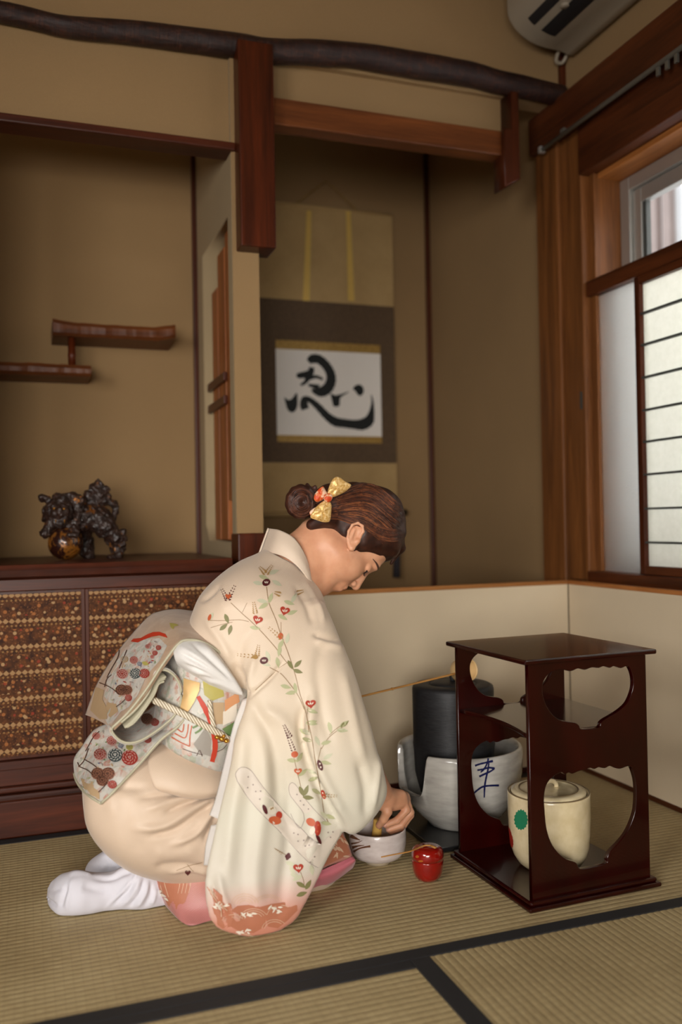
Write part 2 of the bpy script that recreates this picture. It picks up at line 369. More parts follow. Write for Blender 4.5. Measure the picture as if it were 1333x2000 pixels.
# window 1: upper transom with aluminium sash (depth outward)
XO = XW+.10
w1 = struct(box('window_1', XW+.005, XO+.07, 2.290, 2.318, .56, 1.83, 'wood_warm_z', None, .002), 'window in the right wall with wooden reveal')
box('reveal_head', XW+.02, XO+.07, .3, 2.29, 1.805, 1.83, 'wood_warm_y', w1, .002)
box('reveal_sill', XW+.02, XO+.07, .3, 2.29, .56, .585, 'wood_warm_y', w1, .002)
box('window_frame', XO, XO+.07, 2.245, 2.289, .586, 1.804, 'aluminium', w1, .003)
box('window_frame', XO, XO+.07, .3, 2.245, 1.762, 1.804, 'aluminium', w1, .003)
box('window_frame', XO, XO+.07, .3, 2.245, .586, .63, 'aluminium', w1, .003)
box('sash_stile', XO+.012, XO+.042, 2.205, 2.243, .632, 1.76, 'aluminium', w1, .003)
box('sash_stile', XO+.012, XO+.042, 1.22, 1.26, .632, 1.76, 'aluminium', w1, .003)
box('sash_rail', XO+.012, XO+.042, 1.26, 2.204, 1.715, 1.76, 'aluminium', w1, .003)
box('sash_rail', XO+.012, XO+.042, 1.26, 2.204, .632, .68, 'aluminium', w1, .003)
box('seal', XO+.018, XO+.036, 2.19, 2.2045, .681, 1.714, 'rubber_seal', w1, .001)
box('pane', XO+.025, XO+.030, 1.26, 2.190, .681, 1.714, 'clear_glass', w1, 0)
box('pane', XO+.055, XO+.060, .3, 1.26, .63, 1.76, 'clear_glass', w1, 0)
# mid rail
beam('trim_18', XW-.012, XW+.035, -.2, 2.318, 1.444, 1.492, mat='wood_dark_y', label='dark middle rail of the window', bev=.004)
# frosted glass sliding panel
fg = thing('glass_panel', (XW+.02, 2.2, .60), 'narrow frosted glass panel beside the window jamb', 'panel')
box('stile', XW+.008, XW+.03, 2.302, 2.316, .601, 1.443, 'wood_warm_z', fg, .002)
box('pane', XW+.016, XW+.021, 2.05, 2.302, .601, 1.443, 'frosted_glass', fg, 0)
pk = box('finger_pull', XW-.0235, XW-.0215, 2.332, 2.342, 1.10, 1.155, 'rubber_seal', fg, 0)
# shoji
def shoji(y1, y0, xo, label):
    t = thing('shoji_screen', (XW+xo, (y0+y1)/2, .60), label, 'paper screen', 'paper screens in the window')
    x0, x1 = XW+xo-.011, XW+xo+.011
    for a, b in ((y1-.022, y1), (y0, y0+.022)): box('stile', x0, x1, a, b, .601, 1.443, 'wood_post_z', t, .002)
    for a, b in ((.601, .625), (1.42, 1.443)): box('rail', x0, x1, y0+.022, y1-.022, a, b, 'wood_dark_y', t, .002)
    for k, z in enumerate((.691, .786, .882, .974, 1.063, 1.155, 1.247, 1.336)): box('lattice_bar', x0+.002, x1-.008, y0+.022, y1-.022, z-.0028, z+.0028, 'rubber_seal', t, 0)
    ys = np.linspace(y0+.022, y1-.022, 3)
    for y in ys[1:-1]: box('lattice_bar', x0+.002, x1-.008, y-.0028, y+.0028, .625, 1.42, 'rubber_seal', t, 0)
    box('paper', x1-.0075, x1-.0068, y0+.02, y1-.02, .612, 1.435, 'shoji_paper', t, 0)
    return t
shoji(2.090, 1.20, -.012+.012, 'paper lattice screen next to the frosted glass panel')
shoji(1.24, .42, .026, 'paper lattice screen sliding behind the front one')
# outside
nb = thing('neighbour_house', (3.4, 1.2, -.03), 'blurred neighbouring wall seen through the upper window', 'building')
box('wall', 3.4, 3.5, -1.5, 5.5, -.03, 1.95, 'white_outside', nb, 0)
yy = -.8
rng = random.Random(3)
while yy < 5.2:
    ww = rng.uniform(.03, .09); box('batten', 3.36, 3.40, yy, yy+ww, -.03, 3.4, rng.choice(['brown_outside', 'white_outside', 'grey_outside']), nb, 0); yy += ww+rng.uniform(.05, .16)
box('wall', 3.4, 3.5, -1.5, 5.5, 1.95, 4.0, 'white_outside', nb, 0)
box('band', 3.33, 3.36, -1.5, 5.5, 2.05, 2.16, 'grey_outside', nb, 0)

# ---- air conditioner
ac = thing('air_conditioner', (XW, 2.0, 2.23), 'white wall air conditioner high above the window', 'air conditioner')
pr = smooth_loop([(0, 2.235), (.06, 2.222), (.14, 2.226), (.20, 2.25), (.238, 2.29), (.245, 2.34), (.24, 2.46), (.22, 2.50), (0, 2.50)], 3)
plate('casing', [[(x, z) for x, z in pr]], .80, 'ac_plastic', ac, .012, Matrix(((-1, 0, 0, XW), (0, 0, 1, 1.965), (0, 1, 0, 0), (0, 0, 0, 1))), 3)
def acq(s0, s1, y0, y1, d=.0015):
    # dark outlet patch following the casing underside between profile params
    pts = [(.06, 2.222), (.14, 2.226), (.20, 2.25), (.238, 2.29)]
    P = cr(np.array(pts), np.linspace(s0, s1, 7)); vs, fs = [], []
    for x, z in P: vs += [(XW-x-.0, y0, z-d), (XW-x, y1, z-d)]
    for x, z in P: vs += [(XW-x-.0, y0, z+.004), (XW-x, y1, z+.004)]
    n = len(P)
    for i in range(n-1): fs += [(2*i, 2*i+1, 2*i+3, 2*i+2), (2*n+2*i, 2*n+2*i+2, 2*n+2*i+3, 2*n+2*i+1)]
    for i in range(n-1): fs += [(2*i, 2*i+2, 2*n+2*i+2, 2*n+2*i), (2*i+1, 2*n+2*i+1, 2*n+2*i+3, 2*i+3)]
    return vs, fs
vs, fs = acq(.75, 1.45, 1.63, 2.29); mesh_obj('outlet', vs, fs, 'ac_dark', ac)
vs, fs = acq(1.85, 2.45, 1.63, 2.29); mesh_obj('outlet', vs, fs, 'ac_dark', ac)
lathe('vane_pivot', [(0, 0), (.012, 0), (.014, .004), (.012, .008), (0, .008)], XW-.172, 2.16, 'ac_plastic', ac, 16).location.z = 2.231
tube('drain_hose', [(XW-.05, 2.375, 2.24), (XW-.045, 2.40, 2.215), (XW-.02, 2.40, 2.215), (XW-.012, 2.37, 2.25)], .006, 'ac_plastic', ac, 8, 6)

# ================================================================== CABINET
t = NT('brocade'); tc = t.n('ShaderNodeTexCoord'); sp = t.n('ShaderNodeSeparateXYZ', i_0=tc.outputs['Object']); X, Z = sp.outputs[0], sp.outputs[2]
def cell(a, p): return t.math('FRACT', t.math('DIVIDE', a, p))
band = cell(Z, .064)
vx = t.n('ShaderNodeTexVoronoi', i_Vector=t.coord((75, 1, 75)), i_Scale=1.0); vx2 = t.n('ShaderNodeTexVoronoi', i_Vector=t.coord((160, 1, 160)), i_Scale=1.0)
flower = t.math('LESS_THAN', vx.outputs['Distance'], .34)
tri = t.math('PINGPONG', t.math('DIVIDE', X, .0145), .5)
tooth = t.math('GREATER_THAN', t.math('MULTIPLY', tri, 2.0), t.math('MULTIPLY', t.math('ABSOLUTE', t.math('SUBTRACT', band, .30)), 9.0))
dia = t.math('LESS_THAN', t.math('ADD', t.math('ABSOLUTE', t.math('SUBTRACT', cell(X, .0105), .5)), t.math('ABSOLUTE', t.math('SUBTRACT', cell(Z, .0105), .5))), .30)
base = t.ramp(t.noise(t.coord((1, 1, 1)), 90, 3), [(.3, S(46, 22, 10)), (.7, S(98, 56, 25))])
fcol = t.ramp(vx.outputs['Color'], [(.15, S(150, 92, 48)), (.4, S(166, 132, 92)), (.55, S(134, 52, 32)), (.75, S(92, 84, 52)), (.95, S(176, 150, 116))], 'CONSTANT')
c = t.mix(t.math('MULTIPLY', flower, t.math('GREATER_THAN', band, .50)), base, fcol)
c = t.mix(t.math('MULTIPLY', t.math('MULTIPLY', dia, t.math('LESS_THAN', band, .22)), .8), c, S(156, 116, 68))
c = t.mix(t.math('MULTIPLY', t.math('MULTIPLY', tooth, t.math('GREATER_THAN', band, .22)), t.math('LESS_THAN', band, .42)), c, S(160, 124, 84))
c = t.mix(t.math('MULTIPLY', t.math('LESS_THAN', vx2.outputs['Distance'], .25), .35), c, S(170, 110, 66))
t.set(Base_Color=c, Roughness=.65, Specular_IOR_Level=.2); t.bump(vx2.outputs['Distance'], .3, .001); M['brocade'] = t.m
plain('brass_old', (.25, .2, .1), .4, .8)
cab = thing('cabinet', (0, 2.6, 0), 'low dark wooden alcove cabinet with brocade sliding doors', 'cabinet')
CF = 2.337
# top board with natural edge
vs, fs = [], []
N = 60
for i in range(N+1):
    x = -.114+(.518+.114)*i/N; wv = .004*noise.noise(Vector((x*6, 0, 3)))+.002*noise.noise(Vector((x*22, 0, 3)))
    for (y, z) in ((CF+.008-wv, .636), (CF-.006-wv, .642), (CF-.01-wv, .658), (CF-.004-wv, .671), (CF+.004, .6725), (YL-.001, .6725), (YL-.001, .636)): vs.append((x, y, z))
for i in range(N):
    for k in range(7): fs.append((i*7+k, (i+1)*7+k, (i+1)*7+(k+1) % 7, i*7+(k+1) % 7))
fs += [tuple(range(7))[::-1], tuple(N*7+k for k in range(7))]
mesh_obj('top_board', vs, fs, 'wood_dark_x', cab)
box('body', -.113, .500, CF+.035, YL-.002, .01, .635, 'wood_dark_x', cab, .002)
box('head_rail', -.113, .500, CF+.004, CF+.034, .606, .6355, 'wood_dark_x', cab, .002)
def door(x0, x1, yo):
    z0, z1 = .19, .6055
    d = box('door', x0, x1, CF+yo, CF+yo+.008, z0, z1, 'wood_post_z', cab, .001)
    b = .009
    box('brocade_panel', x0+b, x1-b, CF+yo-.0015, CF+yo, z0+b*.8, z1-b*.8, 'brocade', d, 0)
    box('door_stile', x0, x0+b, CF+yo-.004, CF+yo-.0005, z0, z1, 'wood_post_z', d, .001); box('door_stile', x1-b, x1, CF+yo-.004, CF+yo-.0005, z0, z1, 'wood_post_z', d, .001)
    return d
door(-.112, .1385, .016); door(.139, .499, .0065)
box('sill_rail', -.113, .505, CF+.000, CF+.034, .168, .189, 'wood_dark_x', cab, .002)
box('lower_panel', -.113, .505, CF+.008, CF+.034, .128, .1675, 'wood_dark_x', cab, .001)
box('moulding', -.113, .510, CF-.006, CF+.034, .112, .1275, 'wood_dark_x', cab, .005)
box('moulding', -.113, .510, CF-.010, CF+.034, .091, .1105, 'wood_dark_x', cab, .007)
box('base_board', -.113, .508, CF+.000, CF+.034, .002, .0905, 'wood_dark_x', cab, .003)

# ---- chigaidana shelves
sh = thing('wall_shelf', (.15, 2.85, 1.25), 'two staggered reddish wooden shelves joined by a bamboo strut', 'shelf')
def board(name, x0, x1, z0, z1, tipl, tipr, seed):
    N = 36; vs, fs = [], []
    for i in range(N+1):
        f = i/N; x = x0+(x1-x0)*f
        wv = .004*noise.noise(Vector((x*14, seed, 0)))+.0025*noise.noise(Vector((x*40, seed, 0)))
        up = tipr*max(0, f-.82)/.18*.012 + tipl*max(0, .18-f)/.18*.010
        yf = 2.80+wv*1.5; lowc = max(0, f-.86)/.14*.012*tipr
        for (y, z) in ((yf+.006, z0+lowc), (yf-.003, z0+.008+lowc), (yf-.004, z1-.012+wv+up), (yf+.004, z1+wv+up), (YL-.001, z1), (YL-.001, z0)): vs.append((x, y, z))
    for i in range(N):
        for k in range(6): fs.append((i*6+k, (i+1)*6+k, (i+1)*6+(k+1) % 6, i*6+(k+1) % 6))
    fs += [tuple(range(6))[::-1], tuple(N*6+k for k in range(6))]
    return mesh_obj(name, vs, fs, 'wood_beam_x', sh)
board('upper_board', .083, .452, 1.343, 1.384, 1, 1, 1.0)
board('lower_board', -.119, .193, 1.222, 1.256, 0, 0, 5.0)
pr = [(0, 1.2565), (.0115, 1.2565), (.0115, 1.285), (.0135, 1.289), (.0115, 1.293), (.011, 1.3425), (0, 1.3425)]
lathe('bamboo_strut', pr, .139, 2.83, 'wood_red_z', sh, 16)

# ================================================================== SCROLL
t = NT('scroll_ground'); v = t.coord(); n = t.noise(v, 8, 4); n2 = t.noise(t.coord((900, 1, 120)), 1, 2)
t.set(Base_Color=t.ramp(t.math('ADD', t.math('MULTIPLY', n, .5), t.math('MULTIPLY', n2, .5)), [(.3, S(166, 136, 88)), (.7, S(190, 160, 110))]), Roughness=.8); M['scroll_ground'] = t.m
t = NT('scroll_brown'); v = t.coord((1, 1, 1)); vo = t.n('ShaderNodeTexVoronoi', i_Vector=v, i_Scale=150.0); n2 = t.noise(v, 400, 2)
t.set(Base_Color=t.ramp(t.math('ADD', t.math('MULTIPLY', vo.outputs[0], .6), t.math('MULTIPLY', n2, .5)), [(.3, S(70, 53, 36)), (.65, S(94, 73, 50))]), Roughness=.75); M['scroll_brown'] = t.m
t = NT('scroll_gold'); vo = t.n('ShaderNodeTexVoronoi', i_Vector=t.coord(), i_Scale=190.0)
t.set(Base_Color=t.ramp(vo.outputs[0], [(.2, S(196, 160, 84)), (.6, S(150, 116, 54))]), Roughness=.5, Metallic=.25); M['scroll_gold'] = t.m
plain('ribbon_gold', S(220, 184, 98), .5, .2)
plain('scroll_paper', (.86, .82, .77), .9, 0, 0, .02)
plain('ink', (.006, .008, .008), .7, 0, 0, .2)
plain('black_lacquer', (.01, .009, .009), .25, 0, .5)
plain('tassel', (.03, .025, .03), .9)
YS = YB-.022
sc_ = thing('hanging_scroll', (1.18, YS, .79), 'hanging scroll with bold black brush calligraphy on white paper', 'scroll')
def quad_plate(name, px, thick, mat, yo, parent):
    P = [onY(x, y, YS) for x, y in px]
    return plate(name, [[(p[0], p[2]) for p in P]], thick, mat, parent, 0.0002, Matrix.Translation((0, YS-yo, 0)) @ XZ, 0)
def rect_plate(name, x0, x1, z0, z1, thick, mat, yo, parent):
    return plate(name, [[(x0, z0), (x1, z0), (x1, z1), (x0, z1)]], thick, mat, parent, 0.0002, Matrix.Translation((0, YS-yo, 0)) @ XZ, 0)
rect_plate('backing', .888, 1.473, .797, 2.055, .0012, 'scroll_ground', 0, sc_)
rect_plate('brown_border', .8885, 1.4725, 1.008, 1.668, .0008, 'scroll_brown', .0011, sc_)
rect_plate('gold_strip', .954, 1.407, 1.466, 1.502, .0006, 'scroll_gold', .0019, sc_)
rect_plate('gold_strip', .954, 1.407, 1.091, 1.119, .0006, 'scroll_gold', .0019, sc_)
pap = rect_plate('paper', .954, 1.407, 1.119, 1.466, .0006, 'scroll_paper', .0019, sc_)
for x0, x1 in (((604-.5), 598), (680, 686)):
    a = onY(x0, 412, YS); b = onY(x1, 588, YS)
    vs = []
    for p, w_ in ((a, .010), (b, .014)):
        vs += [(p[0]-w_, YS-.004, p[2]), (p[0]+w_, YS-.004, p[2]), (p[0]+w_, YS-.0032, p[2]), (p[0]-w_, YS-.0032, p[2])]
    mesh_obj('ribbon', vs, [(0, 1, 5, 4), (1, 2, 6, 5), (2, 3, 7, 6), (3, 0, 4, 7), (0, 3, 2, 1), (4, 5, 6, 7)], 'ribbon_gold', sc_)
rl = tube('roller', [(.860, YS-.006, .800), (1.50, YS-.006, .800)], .011, 'scroll_ground', sc_, 16, 2)
for x in (.868, 1.492): tube('roller_knob', [(x-.018, YS-.006, .801), (x+.018, YS-.006, .801)], .0145, 'black_lacquer', sc_, 16, 2)
tube('top_rod', [(.888, YS, 2.056), (1.473, YS, 2.056)], .006, 'scroll_ground', sc_, 12, 2)
tube('cord', [(1.05, YS-.004, 2.06), (1.17, YS-.004, 2.16), (1.18, YS-.004, 2.165), (1.19, YS-.004, 2.16), (1.31, YS-.004, 2.06)], .002, 'scroll_gold', sc_, 6, 4)
tube('hanger', [(1.18, YS, 2.165), (1.18, YS, 2.41)], .003, 'wood_post_z', sc_, 6, 2)
# calligraphy: brush strokes as ink laid on the paper (zoom coords of the character)
def zc(p): return (380+p[0]/2.6315, 380+p[1]/2.6315)
def stroke2d(pts, wid, sub=8):
    P = np.array(pts, float); n = len(P); t_ = np.linspace(0, n-1, (n-1)*sub+1); Q = cr(P, t_); W = np.maximum(cr(np.array(wid, float)[:, None], t_)[:, 0], .3)/2
    T = np.gradient(Q, axis=0); T /= np.linalg.norm(T, axis=1)[:, None]; Nn = np.stack([-T[:, 1], T[:, 0]], 1)
    jit = 1+.06*np.sin(np.arange(len(W))*1.7)
    return [tuple(q) for q in Q+Nn*(W*jit)[:, None]], [tuple(q) for q in Q-Nn*(W*jit)[:, None]]
ink_v, ink_f = [], []
def ink_pt(p, yo): q = onY(*zc(p), YS); return (q[0], YS-yo, q[2])
def add_stroke(pts, wid, yo):
    L, R = stroke2d(pts, [w_*1.32 for w_ in wid]); o = len(ink_v)
    for a, b in zip(L, R): ink_v.extend([ink_pt(a, yo), ink_pt(b, yo)])
    for i in range(len(L)-1): ink_f.append((o+2*i, o+2*i+1, o+2*i+3, o+2*i+2))
def add_blob(pts, yo):
    lp_ = smooth_loop(pts, 5); c0 = np.mean(np.array(lp_), 0); o = len(ink_v); ink_v.append(ink_pt(c0, yo)); ink_v.extend(ink_pt(p, yo) for p in lp_)
    n = len(lp_)
    for i in range(n): ink_f.append((o, o+1+i, o+1+(i+1) % n))
add_stroke([(588, 862), (606, 846), (640, 848), (678, 882), (700, 925), (700, 965), (680, 1000), (650, 1014), (622, 1012), (602, 1003)], [22, 36, 34, 34, 36, 40, 42, 40, 24, 8], .0026)
add_stroke([(524, 930), (545, 930), (575, 922), (606, 905)], [14, 24, 22, 16], .0027)
add_stroke([(602, 888), (598, 915), (585, 945), (565, 968), (545, 980)], [20, 24, 18, 14, 8], .0028)
add_stroke([(566, 950), (590, 944), (625, 937), (660, 950)], [14, 16, 13, 10], .0029)
add_stroke([(585, 978), (610, 985), (640, 990)], [10, 16, 20], .0030)
add_blob([(462, 1043), (480, 1055), (500, 1050), (524, 1020), (530, 1050), (528, 1090), (514, 1115), (494, 1119), (478, 1105), (468, 1075)], .0027)
add_stroke([(570, 1104), (562, 1080), (566, 1052), (592, 1056), (632, 1088), (680, 1138), (724, 1168), (770, 1176), (820, 1182), (862, 1182), (894, 1164), (908, 1130), (914, 1090), (914, 1060), (908, 1030)], [30, 32, 24, 22, 26, 30, 36, 34, 36, 44, 42, 26, 14, 8, 3], .0028)
add_blob([(700, 1024), (722, 1032), (752, 1026), (796, 1013), (760, 1036), (748, 1052), (744, 1086), (716, 1089), (708, 1066)], .0027)
add_blob([(814, 998), (830, 980), (852, 978), (868, 995), (868, 1020), (852, 1035), (836, 1026), (828, 1012)], .0027)
mesh_obj('brush_writing', ink_v, ink_f, 'ink', pap)
# wind weight (fuchin) hanging from roller right end
fw = thing('scroll_weight', (1.487, YS-.03, .42), 'dark tasselled wind weight hanging under the scroll', 'scroll weight')
p0 = onY(776, 1050, YS-.03); p1 = onY(775, 1128, YS-.03)
tube('cord', [(p0[0], YS-.021, .785), (p0[0], YS-.03, p0[2]-.01)], .002, 'tassel', fw, 6, 2)
tube('tassel', [(p0[0], YS-.03, p0[2]), (p0[0], YS-.03, p0[2]-.03), (p1[0], YS-.03, p1[2])], [.010, .013, .016], 'tassel', fw, 12, 4)
# ================================================================== implicit modelling
def sdf_mesh(prims, res, k=.01):
    """prims: ('s',c,r) ('e',c,(rx,ry,rz),R3x3|None) ('c',a,b,ra,rb) with optional k and sign in a dict at the end"""
    bb = []
    for p in prims:
        if p[0] == 's': c = np.array(p[1]); bb.append((c-p[2], c+p[2]))
        elif p[0] == 'e': c = np.array(p[1]); m = max(p[2]); bb.append((c-m, c+m))
        else: a, b = np.array(p[1]), np.array(p[2]); r = max(p[3], p[4]); bb.append((np.minimum(a, b)-r, np.maximum(a, b)+r))
    pos = [i for i, p in enumerate(prims) if not (isinstance(p[-1], dict) and p[-1].get('neg'))]
    lo = np.min([bb[i][0] for i in pos], 0)-4*res; hi = np.max([bb[i][1] for i in pos], 0)+4*res
    n = np.ceil((hi-lo)/res).astype(int)+1
    F = np.full(n, 1.0, np.float32)
    ax = [lo[d]+res*np.arange(n[d]) for d in range(3)]
    for p, (b0, b1) in zip(prims, bb):
        opt = p[-1] if isinstance(p[-1], dict) else {}
        kk = opt.get('k', k); mg = kk*1.6+3*res
        i0 = np.clip(np.floor((b0-mg-lo)/res).astype(int), 0, n); i1 = np.clip(np.ceil((b1+mg-lo)/res).astype(int)+1, 0, n)
        sl = tuple(slice(a, b) for a, b in zip(i0, i1))
        G = np.stack(np.meshgrid(*[ax[d][sl[d]] for d in range(3)], indexing='ij'), -1)
        if G.size == 0: continue
        if p[0] == 's': D = np.linalg.norm(G-np.array(p[1]), axis=-1)-p[2]
        elif p[0] == 'e':
            q = G-np.array(p[1]); R = p[3] if len(p) > 3 and p[3] is not None and not isinstance(p[3], dict) else None
            if R is not None: q = q@np.asarray(R)      # columns of R are the local axes
            rr = np.array(p[2]); k0 = np.linalg.norm(q/rr, axis=-1); k1 = np.linalg.norm(q/(rr*rr), axis=-1)+1e-9
            D = k0*(k0-1)/k1
        else:
            a, b = np.array(p[1], float), np.array(p[2], float); ba = b-a; h = np.clip(((G-a)@ba)/(ba@ba+1e-12), 0, 1)
            D = np.linalg.norm(G-a-h[..., None]*ba, axis=-1)-(p[3]+(p[4]-p[3])*h)
        f = F[sl]
        if opt.get('neg'):
            h = np.clip(.5-.5*(f+D)/kk, 0, 1); F[sl] = f*(1-h)-D*h+kk*h*(1-h)
        else:
            h = np.clip(.5+.5*(D-f)/kk, 0, 1); F[sl] = D*(1-h)+f*h-kk*h*(1-h)
    return surface_nets(F, lo, res)
def surface_nets(F, lo, res):
    s = F < 0
    n = np.array(F.shape)
    c = [s[i:n[0]-1+i, j:n[1]-1+j, k:n[2]-1+k] for i in (0, 1) for j in (0, 1) for k in (0, 1)]
    tot = sum(x.astype(np.int8) for x in c); act = (tot > 0) & (tot < 8)
    idx = np.full(act.shape, -1, np.int64); I = np.argwhere(act); idx[act] = np.arange(len(I))
    acc = np.zeros((len(I), 3)); cnt = np.zeros(len(I))
    for d in range(3):
        o1, o2 = [q for q in range(3) if q != d]
        for a in (0, 1):
            for b in (0, 1):
                P = I.copy(); P[:, o1] += a; P[:, o2] += b; Q = P.copy(); Q[:, d] += 1
                f0 = F[P[:, 0], P[:, 1], P[:, 2]]; f1 = F[Q[:, 0], Q[:, 1], Q[:, 2]]; m = (f0 < 0) != (f1 < 0)
                t_ = np.where(m, f0/(f0-f1+1e-12), 0); X_ = P.astype(float); X_[:, d] += t_
                acc[m] += X_[m]; cnt[m] += 1
    V = lo+res*(acc/np.maximum(cnt, 1)[:, None])
    faces = []
    for d in range(3):
        o1, o2 = [(1, 2), (2, 0), (0, 1)][d]
        sl0 = [slice(None)]*3; sl1 = [slice(None)]*3; sl0[d] = slice(0, -1); sl1[d] = slice(1, None)
        A, B = s[tuple(sl0)], s[tuple(sl1)]; E_ = np.argwhere(A != B)
        if not len(E_): continue
        ok = (E_[:, o1] > 0) & (E_[:, o2] > 0) & (E_[:, o1] < n[o1]-1) & (E_[:, o2] < n[o2]-1); E_ = E_[ok]
        fl = A[E_[:, 0], E_[:, 1], E_[:, 2]]
        q = []
        for a, b in ((1, 1), (0, 1), (0, 0), (1, 0)):
            P = E_.copy(); P[:, o1] -= a; P[:, o2] -= b; q.append(idx[P[:, 0], P[:, 1], P[:, 2]])
        q = np.stack(q, 1); q[~fl] = q[~fl][:, ::-1]; faces.append(q)
    return V, np.concatenate(faces)
def np_obj(name, V, Fc, mat, parent=None, smooth=True):
    me = bpy.data.meshes.new(name); V = np.asarray(V, np.float32); Fc = np.asarray(Fc, np.int32)
    me.vertices.add(len(V)); me.vertices.foreach_set('co', V.ravel()); me.loops.add(Fc.size); me.loops.foreach_set('vertex_index', Fc.ravel())
    me.polygons.add(len(Fc)); me.polygons.foreach_set('loop_start', np.arange(0, Fc.size, Fc.shape[1], dtype=np.int32)); me.polygons.foreach_set('loop_total', np.full(len(Fc), Fc.shape[1], np.int32))
    me.update(calc_edges=True); me.validate()
    if smooth: me.polygons.foreach_set('use_smooth', [True]*len(me.polygons))
    if mat is not None: me.materials.append(M[mat] if isinstance(mat, str) else mat)
    return link(bpy.data.objects.new(name, me), parent)
def relax(V, Fc, it=3, lam=.5):
    E_ = np.concatenate([Fc[:, [i, (i+1) % Fc.shape[1]]] for i in range(Fc.shape[1])]); n = len(V)
    E_ = np.concatenate([E_, E_[:, ::-1]]); deg = np.bincount(E_[:, 0], minlength=n)
    for _ in range(it):
        S_ = np.stack([np.bincount(E_[:, 0], weights=V[E_[:, 1], d], minlength=n) for d in range(3)], 1)
        V = V+lam*(S_/np.maximum(deg, 1)[:, None]-V)
    return V
def bvh_of(objs):
    vs, fs = [], []
    for o in objs:
        mw = o.matrix_world; k = len(vs); vs += [mw @ v.co for v in o.data.vertices]; fs += [tuple(i+k for i in p.vertices) for p in o.data.polygons]
    return BVHTree.FromPolygons(vs, fs)
_cpv = Vector(CP)
def hit(bvh, x, y, off=.0006):
    d = Vector(ray(x, y)).normalized(); loc, nor, *_ = bvh.ray_cast(_cpv, d)
    if loc is None: return None
    if nor.dot(d) > 0: nor = -nor
    return loc+nor*off
def decal(name, polys, bvh, mat, parent, off=.0006, step=None):
    """flat print: list of 2-D outlines (photo pixels) laid on the surface they cover, fan filled"""
    vs, fs = [], []
    for pg in polys:
        c = np.mean(np.array(pg), 0); P = []
        rings = 1 if step is None else max(1, int(max(np.hypot(*(np.array(p)-c)) for p in pg)/step))
        n = len(pg); o = len(vs); okk = True; pts = [hit(bvh, *c, off)]
        for r in range(1, rings+1):
            for p in pg: pts.append(hit(bvh, *(c+(np.array(p)-c)*r/rings), off))
        if any(q is None for q in pts):
            continue
        z0 = pts[0]
        if max((q-z0).length for q in pts) > .35: continue
        vs += pts
        for i in range(n): fs.append((o, o+1+i, o+1+(i+1) % n))
        for r in range(1, rings):
            for i in range(n): fs.append((o+1+(r-1)*n+i, o+1+r*n+i, o+1+r*n+(i+1) % n, o+1+(r-1)*n+(i+1) % n))
    if not vs: return None
    return mesh_obj(name, vs, fs, mat, parent, True)
def strip(pts, wid, sub=6):
    """stroke outline -> list of small quads"""
    L, R = stroke2d(pts, wid, sub); return [[L[i], L[i+1], R[i+1], R[i]] for i in range(len(L)-1)]
def decal_strips(name, strokes, bvh, mat, parent, off=.0006, sub=6):
    vs, fs = [], []
    for pts, wid in strokes:
        L, R = stroke2d(pts, wid, sub); prev = None
        for a, b in zip(L, R):
            p, q = hit(bvh, *a, off), hit(bvh, *b, off)
            if p is None or q is None or (p-q).length > .05: prev = None; continue
            o = len(vs); vs += [p, q]
            if prev is not None and (vs[prev]-p).length < .05: fs.append((prev, prev+1, o+1, o))
            prev = o
    return mesh_obj(name, vs, fs, mat, parent, True) if fs else None

# ================================================================== SCREEN (furosaki)
plain('bamboo_tan', S(176, 122, 66), .4, 0, 0, .15)
fs_ = thing('folding_screen', (1.57, 2.355, 0), 'low two panel white folding screen with thin wooden rim', 'folding screen')
XS, YS2, ZS = 1.578, 2.362, .572
def panel(x0, x1, y0, y1, ax):
    p = box('panel', x0, x1, y0, y1, .014, ZS-.012, 'screen_paper', fs_, .001)
    e = .002
    box('top_rim', x0-e, x1+e, y0-e, y1+e, ZS-.0125, ZS, 'wood_warm_'+ax, p, .002)
    box('bottom_rim', x0-e, x1+e, y0-e, y1+e, .0, .0145, 'wood_dark_'+ax, p, .002)
    if ax == 'x': box('side_rim', x0-.010, x0, y0-e, y1+e, 0, ZS, 'wood_warm_z', p, .002)
    else: box('side_rim', x0-e, x1+e, y0-.010, y0, 0, ZS, 'wood_warm_z', p, .002)
panel(.70, XS-.002, YS2-.008, YS2+.008, 'x')
panel(XS-.002, XS+.014, 1.50, YS2-.012, 'y')

# ================================================================== LACQUER STAND
t = NT('red_lacquer'); n = t.noise(t.coord((1, 1, .3)), 14, 5)
t.set(Base_Color=t.ramp(n, [(.3, S(26, 2, 1)), (.7, S(42, 3, 2))]), Roughness=.2, Coat_Weight=.25, Coat_Roughness=.05, Specular_IOR_Level=.4); M['red_lacquer'] = t.m
st = thing('tea_stand', (1.066, 1.665, 0), 'dark red lacquered tea stand with cut-out side panels and shelf', 'stand')
st.rotation_euler.z = 0
ROT = Matrix.Translation((.922, 1.52, 0)) @ Matrix.Rotation(math.radians(2.2), 4, 'Z')
W_, D_ = .288, .292
def z7(x, y): p = onY(860+x/2.898, 1220+y/2.898, 1.52); return (p[0]-.922, p[2])
upc = [(700, 255), (735, 265), (760, 262), (790, 250), (830, 258), (870, 245), (910, 248), (940, 238), (975, 248), (1000, 238), (1040, 250), (1075, 238), (1095, 255), (1110, 300), (1112, 350), (1100, 400), (1075, 450), (1030, 490), (980, 520), (945, 540), (922, 560), (912, 585), (850, 593), (805, 592), (795, 572), (770, 557), (720, 550), (680, 540), (640, 510), (605, 460), (585, 400), (582, 350), (595, 310), (620, 280), (650, 262)]
